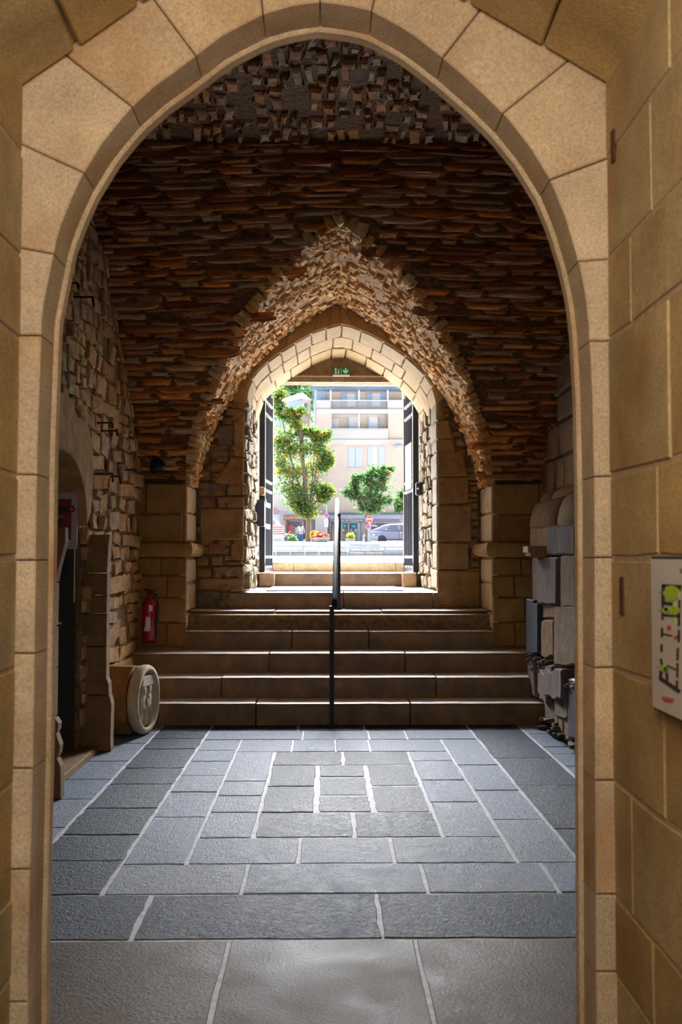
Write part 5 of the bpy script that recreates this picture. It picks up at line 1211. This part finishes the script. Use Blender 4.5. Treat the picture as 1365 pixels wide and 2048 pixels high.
# ---------------------------------------------------------------- car
def car():
    Y = 74; sc = Y/F_PX
    t = thing('car', 'mauve grey hatchback parked in the street by the salon', 'car', (P(790, 1080, Y).x, Y, street(Y)))
    z0 = street(Y); zb = P(0, 1079, Y).z
    X = lambda px: P(px, 1060, Y).x
    Z = lambda py: P(0 if False else 760, py, Y).z
    wd = 1.65
    prof = [(727.5, 1080.5), (727, 1076), (729.5, 1071), (733, 1067), (741, 1061.5), (755, 1055.5), (768, 1049.5), (780, 1047.2), (800, 1046.5), (822, 1047.5), (838, 1052), (846, 1060), (848, 1072), (846, 1081)]
    low = [(727.5, 1080.5), (727, 1076), (729.5, 1071), (733, 1067), (741, 1061.8), (770, 1060.5), (846, 1061), (848, 1072), (846, 1081)]
    MB().prism([(X(a), Z(b)) for a, b in low], lambda a, b, d: Vector((a, Y+wd-d, b)), 0, wd, .10).build('body', M['carpaint'], t)
    top = [(741, 1061.8), (755, 1055.5), (768, 1049.5), (780, 1047.2), (800, 1046.5), (822, 1047.5), (838, 1052), (846, 1061)]
    MB().prism([(X(a), Z(b)) for a, b in top], lambda a, b, d: Vector((a, Y+wd-.1-d, b)), 0, wd-.2, .10).build('cabin', M['carpaint'], t)
    yn = Y+.09
    MB().prism([(X(a), Z(b)) for a, b in ((773, 1059.5), (783, 1049.8), (795, 1049.2), (797.5, 1059.5))], lambda a, b, d: Vector((a, yn+.04-d, b)), 0, .05, .01).build('side_window', M['glass'], t)
    MB().prism([(X(a), Z(b)) for a, b in ((801, 1059.5), (800, 1049.2), (822, 1050.2), (833, 1059.5))], lambda a, b, d: Vector((a, yn+.04-d, b)), 0, .05, .01).build('side_window', M['glass'], t)
    a, b, c, e = (X(743), Z(1060.5)), (X(766), Z(1050)), 0, 0
    MB().add([(a[0]-.02, Y+.25, a[1]+.03), (a[0]-.02, Y+wd-.25, a[1]+.03), (b[0]-.02, Y+wd-.3, b[1]+.03), (b[0]-.02, Y+.3, b[1]+.03)], [(0, 1, 2, 3)]).build('windscreen', M['glass'], t)
    MB().cbox(X(726.6), X(757), Y-.03, Y+.5, Z(1080.5), Z(1070.5), .05).build('bumper', M['carlight'], t)
    MB().box(X(731), X(739), Y-.06, Y-.02, Z(1078.3), Z(1074.2)).build('number_plate', M['white'], t); MB().box(X(731), X(742), Y-.05, Y-.02, Z(1073.5), Z(1072.3)).build('grille', M['tyre'], t)
    MB().ball((X(747.5), Y-.0, Z(1069.5)), (.10, .06, .08)).build('indicator_lamp', M['alloy'], t)
    MB().ball((X(733), Y+.06, Z(1070)), (.16, .08, .08)).build('headlamp', M['glass'], t)
    for px in (764.5, 832):
        w_ = MB().lathe([(.30, 0), (.33, .03), (.33, .17), (.30, .2)], Matrix.Translation((X(px), Y+.17, Z(1077.5)-.06)) @ FACE, 22).build('wheel', M['tyre'], t)
        MB().lathe([(.21, .2), (.19, .215), (.04, .205)], Matrix.Translation((X(px), Y+.17, Z(1077.5)-.06)) @ FACE, 16).build('wheel_cover', M['alloy'], w_)
    MB().box(X(798.5), X(799.2), Y-.012, Y+.0, Z(1079), Z(1060)).build('door_gap', M['tyre'], t)
    MB().cbox(X(770.5), X(775.5), Y-.14, Y+.02, Z(1061), Z(1058.2), .03).build('wing_mirror', M['carpaint'], t)
    MB().box(X(800), X(803), Y-.03, Y, Z(1065.5), Z(1064.3)).build('door_handle', M['alloy'], t)
car()
# ---------------------------------------------------------------- people
def skin_body(name, verts, edges, radii, mat, parent, sub=1):
    me = bpy.data.meshes.new(name); me.from_pydata([tuple(v) for v in verts], edges, []); o = link(name, me, None)
    md = o.modifiers.new('s', 'SKIN'); 
    for i, r in enumerate(radii): me.skin_vertices[0].data[i].radius = (r, r) if not isinstance(r, tuple) else r
    me.skin_vertices[0].data[0].use_root = True
    sb = o.modifiers.new('u', 'SUBSURF'); sb.levels = sb.render_levels = sub
    dg = bpy.context.evaluated_depsgraph_get(); m2 = bpy.data.meshes.new_from_object(o.evaluated_get(dg)); bpy.data.objects.remove(o)
    m2.materials.clear(); m2.materials.append(mat)
    for p in m2.polygons: p.use_smooth = True
    return link(name, m2, parent)
def person_standing(label, x, y, z, h):
    t = thing('person', label, 'person', (x, y, z)); s = h/1.7
    L = lambda a, b, c: Vector((x+a*s, y+b*s, z+c*s))
    v = [L(0, 0, .95), L(0, 0, 1.15), L(0, .01, 1.36), L(0, 0, 1.47), L(0, -.01, 1.56), L(0, 0, 1.64),
         L(.19, 0, 1.38), L(.26, .03, 1.12), L(.28, -.10, .92), L(.29, -.17, .86), L(-.19, 0, 1.38), L(-.25, .02, 1.12), L(-.27, -.04, .88), L(-.27, -.07, .80),
         L(.10, 0, .88), L(.11, 0, .48), L(.11, .02, .08), L(.12, -.14, .03), L(-.10, 0, .88), L(-.11, .02, .48), L(-.11, .04, .08), L(-.12, -.12, .03)]
    e = [(0, 1), (1, 2), (2, 3), (3, 4), (4, 5), (2, 6), (6, 7), (7, 8), (8, 9), (2, 10), (10, 11), (11, 12), (12, 13), (0, 14), (14, 15), (15, 16), (16, 17), (0, 18), (18, 19), (19, 20), (20, 21)]
    r = [.14, .13, .14, .05, .09, .075, .06, .045, .035, .03, .06, .045, .035, .03, .085, .06, .045, .035, .085, .06, .045, .035]
    skin_body('body', v, e, [q*s for q in r], M['skin'], t)
    v2 = [L(0, .01, .98), L(0, .01, 1.18), L(0, .02, 1.37), L(.19, 0, 1.39), L(.265, .03, 1.12), L(.285, -.08, .95), L(-.19, 0, 1.39), L(-.255, .02, 1.12), L(-.275, -.03, .92), L(0, .01, .78), L(0, 0, 1.45)]
    skin_body('coat', v2, [(0, 1), (1, 2), (2, 3), (3, 4), (4, 5), (2, 6), (6, 7), (7, 8), (0, 9), (2, 10)], [q*s for q in (.20, .17, .165, .08, .065, .055, .08, .065, .055, .215, .07)], M['coat'], t)
    v3 = [L(0, 0, .86), L(.10, 0, .80), L(.11, 0, .48), L(.11, .02, .10), L(-.10, 0, .80), L(-.11, .02, .48), L(-.11, .04, .10)]
    skin_body('jeans', v3, [(0, 1), (1, 2), (2, 3), (0, 4), (4, 5), (5, 6)], [q*s for q in (.15, .105, .08, .065, .105, .08, .065)], M['jeans'], t)
    MB().ball(L(0, -.02, 1.60), (.098*s, .105*s, .125*s), 12, 8).ball(L(0, -.06, 1.47), (.085*s, .06*s, .09*s), 10, 6).build('hair', M['hair'], t, smooth=True)
    return t
Yp = 84; fz = street(Yp); hp = P(602, 1046.5, Yp)
person_standing('person in a long white coat and blue jeans facing the brown shop', hp.x, Yp, fz, min(1.85, hp.z-fz))
def child():
    Y = 80; b = P(571, 1085, Y); z = b.z; t = thing('person', 'person in dark clothes bending beside the green shrub', 'person', (b.x, Y, z)); x = b.x
    L = lambda a, c, y=0: Vector((x+a, Y+y, z+c))
    v = [L(-.08, .44), L(.0, .56), L(.10, .62), L(.15, .60), L(.21, .60), L(.26, .57), L(.13, .56, -.1), L(.18, .42, -.12), L(.24, .32, -.1), L(.12, .56, .1), L(.18, .42, .12), L(.25, .33, .1), L(-.06, .38, -.06), L(-.03, .2, -.07), L(-.04, .03, -.07), L(.04, .02, -.07), L(-.02, .38, .07), L(.06, .2, .08), L(.06, .03, .08), L(.14, .02, .08)]
    e = [(0, 1), (1, 2), (2, 3), (3, 4), (4, 5), (2, 6), (6, 7), (7, 8), (2, 9), (9, 10), (10, 11), (0, 12), (12, 13), (13, 14), (14, 15), (0, 16), (16, 17), (17, 18), (18, 19)]
    skin_body('body', v, e, [.09, .09, .085, .035, .07, .055, .04, .03, .025, .04, .03, .025, .06, .045, .03, .025, .06, .045, .03, .025], M['skin'], t)
    skin_body('trousers', [L(-.08, .44), L(-.06, .38, -.06), L(-.03, .2, -.07), L(-.04, .06, -.07), L(-.02, .38, .07), L(.06, .2, .08), L(.06, .06, .08)], [(0, 1), (1, 2), (2, 3), (0, 4), (4, 5), (5, 6)], [.10, .07, .055, .045, .07, .055, .045], M['navy'], t)
    skin_body('jacket', [L(-.06, .46), L(.0, .56), L(.11, .62), L(.13, .56, -.1), L(.18, .43, -.12), L(.12, .56, .1), L(.18, .43, .12)], [(0, 1), (1, 2), (2, 3), (3, 4), (2, 5), (5, 6)], [.105, .105, .095, .05, .04, .05, .04], M['navy'], t)
    MB().ball(L(.215, .62), (.085, .085, .075), 10, 6).build('hair', M['hair'], t, smooth=True)
child()
def passer():
    Y = 82; b = P(749.5, 1045, Y); z = street(Y); x = b.x; h = b.z-z; s = h/1.7
    t = thing('person', 'person with dark hair standing behind the car', 'person', (x, Y, z)); L = lambda a, bb, c: Vector((x+a*s, Y+bb*s, z+c*s))
    v = [L(0, 0, .95), L(0, 0, 1.15), L(0, .01, 1.36), L(0, 0, 1.47), L(0, 0, 1.56), L(0, 0, 1.63), L(.19, 0, 1.38), L(.25, 0, 1.1), L(.25, -.1, .88), L(-.19, 0, 1.38), L(-.25, 0, 1.1), L(-.25, -.1, .88), L(.1, 0, .88), L(.1, 0, .46), L(.1, .02, .06), L(-.1, 0, .88), L(-.1, 0, .46), L(-.1, .02, .06)]
    e = [(0, 1), (1, 2), (2, 3), (3, 4), (4, 5), (2, 6), (6, 7), (7, 8), (2, 9), (9, 10), (10, 11), (0, 12), (12, 13), (13, 14), (0, 15), (15, 16), (16, 17)]
    skin_body('body', v, e, [q*s for q in (.14, .13, .14, .05, .09, .075, .06, .045, .035, .06, .045, .035, .085, .06, .045, .085, .06, .045)], M['skin'], t)
    skin_body('dark_clothes', [L(0, 0, .9), L(0, 0, 1.15), L(0, .01, 1.37), L(.19, 0, 1.38), L(.25, 0, 1.1), L(.25, -.08, .92), L(-.19, 0, 1.38), L(-.25, 0, 1.1), L(-.25, -.08, .92), L(.1, 0, .8), L(.1, 0, .1), L(-.1, 0, .8), L(-.1, 0, .1)], [(0, 1), (1, 2), (2, 3), (3, 4), (4, 5), (2, 6), (6, 7), (7, 8), (0, 9), (9, 10), (0, 11), (11, 12)], [q*s for q in (.17, .16, .16, .075, .06, .05, .075, .06, .05, .105, .07, .105, .07)], M['navy'], t)
    MB().ball(L(0, .01, 1.60), (.105*s, .115*s, .125*s), 12, 8).build('hair', M['hair'], t, smooth=True)
passer()
# ---------------------------------------------------------------- planters and street furniture
def planter(label, px, py0, py1, w, Y, mat, fl, flh, per=170, size=.16):
    a = P(px-w/2, py1, Y); b = P(px+w/2, py0, Y); t = thing('flower_planter', label, 'planter', ((a.x+b.x)/2, Y, a.z)); xm, r = (a.x+b.x)/2, (b.x-a.x)/2
    a.z = min(a.z, street(Y))
    MB().lathe([(r*.72, a.z), (r*.86, (a.z+b.z)/2), (r, b.z-.06), (r, b.z), (r*.9, b.z), (r*.88, b.z-.08)], Matrix.Translation((xm, Y, 0)), 18).build('tub', mat, t)
    h = flh*Y/F_PX
    leafcloud([(Vector((xm+U(-.5, .5)*r, Y+U(-.3, .3)*r, b.z+h*U(.25, .5))), (r*.6, r*.6, h*.5)) for k in range(4)], size, M[fl], 'flowers', t, per//2, aspect=.8)
planter('stone planter of red flowers in front of the wall pier', 644, 1075, 1085, 32, 60, M['terracotta'], 'flower_r', 9, 90); planter('tub of bushy orange flowers', 629, 1076, 1085, 14, 62, M['terracotta'], 'flower_o', 13)
planter('planter of yellow and green flowers at the salon window', 701, 1077, 1085, 19, 76, M['terracotta'], 'flower_y', 12)
b0 = P(581, 1085, 81); t = thing('shrub', 'round pale green shrub beside the brown shop', 'shrub', tuple(b0))
leafcloud([(P(577, 1075, 81), (.30, .3, .32)), (P(584, 1076, 81), (.36, .3, .34)), (P(590, 1080, 81), (.22, .25, .2))], .16, M['shrub'], 'foliage', t, 260, aspect=.6)
MB().tube([(b0.x, 81, street(81)), (b0.x, 81, b0.z+.2)], .04, 6).build('stem', M['bark'], t)
tag(bx(614, 1074.5, 622, 1085, 82, .4, M['palesh'], 'street_box', None, .02), 'pale metal box on the pavement by the orange flowers', 'box')
tag(bx(607, 1079, 613, 1085, 82.5, .4, M['palesh'], 'crate', None, .02), 'low pale crate on the pavement beside the white coat', 'crate')
# striped stall at the far left
t = thing('striped_stall', 'red and white striped stall with white sloping canopy', 'stall', tuple(P(556, 1085, 78)))
Y = 78
MB().prism([tuple((P(a, b, Y).x, P(a, b, Y).z)) for a, b in ((540, 1032), (546, 1033), (552, 1039), (560, 1048), (561, 1050.5), (540, 1050.5))], lambda a, b, d: Vector((a, Y+1-d, b)), 0, 1, .02).build('canopy', M['trimw'], t)
MB().prism([tuple((P(a, b, Y).x, P(a, b, Y).z)) for a, b in ((545, 1049), (546, 1046), (547.5, 1043.5), (546.5, 1041), (548.5, 1040), (549, 1044), (549, 1047), (552.5, 1049.5))], lambda a, b, d: Vector((a, Y-d, b)), 0, .02, .004).build('blue_emblem', M['jeans'], t)
for k in range(9): bx(546, 1051+k*2.2, 567 if k < 7 else 569, 1053.2+k*2.2, Y-.02*(k % 2), .5, M['redstripe' if k % 2 else 'trimw'], 'stripe_board', t)
bx(541, 1071, 568, 1086, Y+.05, .5, M['trimw'], 'skirt', t); bx(541, 1055, 548, 1068, Y-.06, .3, M['turq'], 'turquoise_bag', t); bx(567, 1052, 568.5, 1072, Y-.02, .4, M['bluefascia'], 'side_post', t)
# wall lamp head / gable seen above the stall
gb = thing('side_gable', 'mauve grey gable with sloping roof edge at the far left', 'house', tuple(P(548, 1085, 86)))
MB().prism([tuple((P(a, b, 86).x, P(a, b, 86).z)) for a, b in ((520, 1012), (552, 1014), (558, 1020), (557, 1028), (520, 1024))], lambda a, b, d: Vector((a, 86.6-d, b)), 0, .6, .02).build('gable_board', M['mauve'], gb)
MB().prism([tuple((P(a, b, 86).x, P(a, b, 86).z)) for a, b in ((520, 1024), (557, 1028), (561, 1045), (561, 1086), (520, 1086))], lambda a, b, d: Vector((a, 86.9-d, b)), 0, .5, .02).build('wall', M['palesh'], gb)
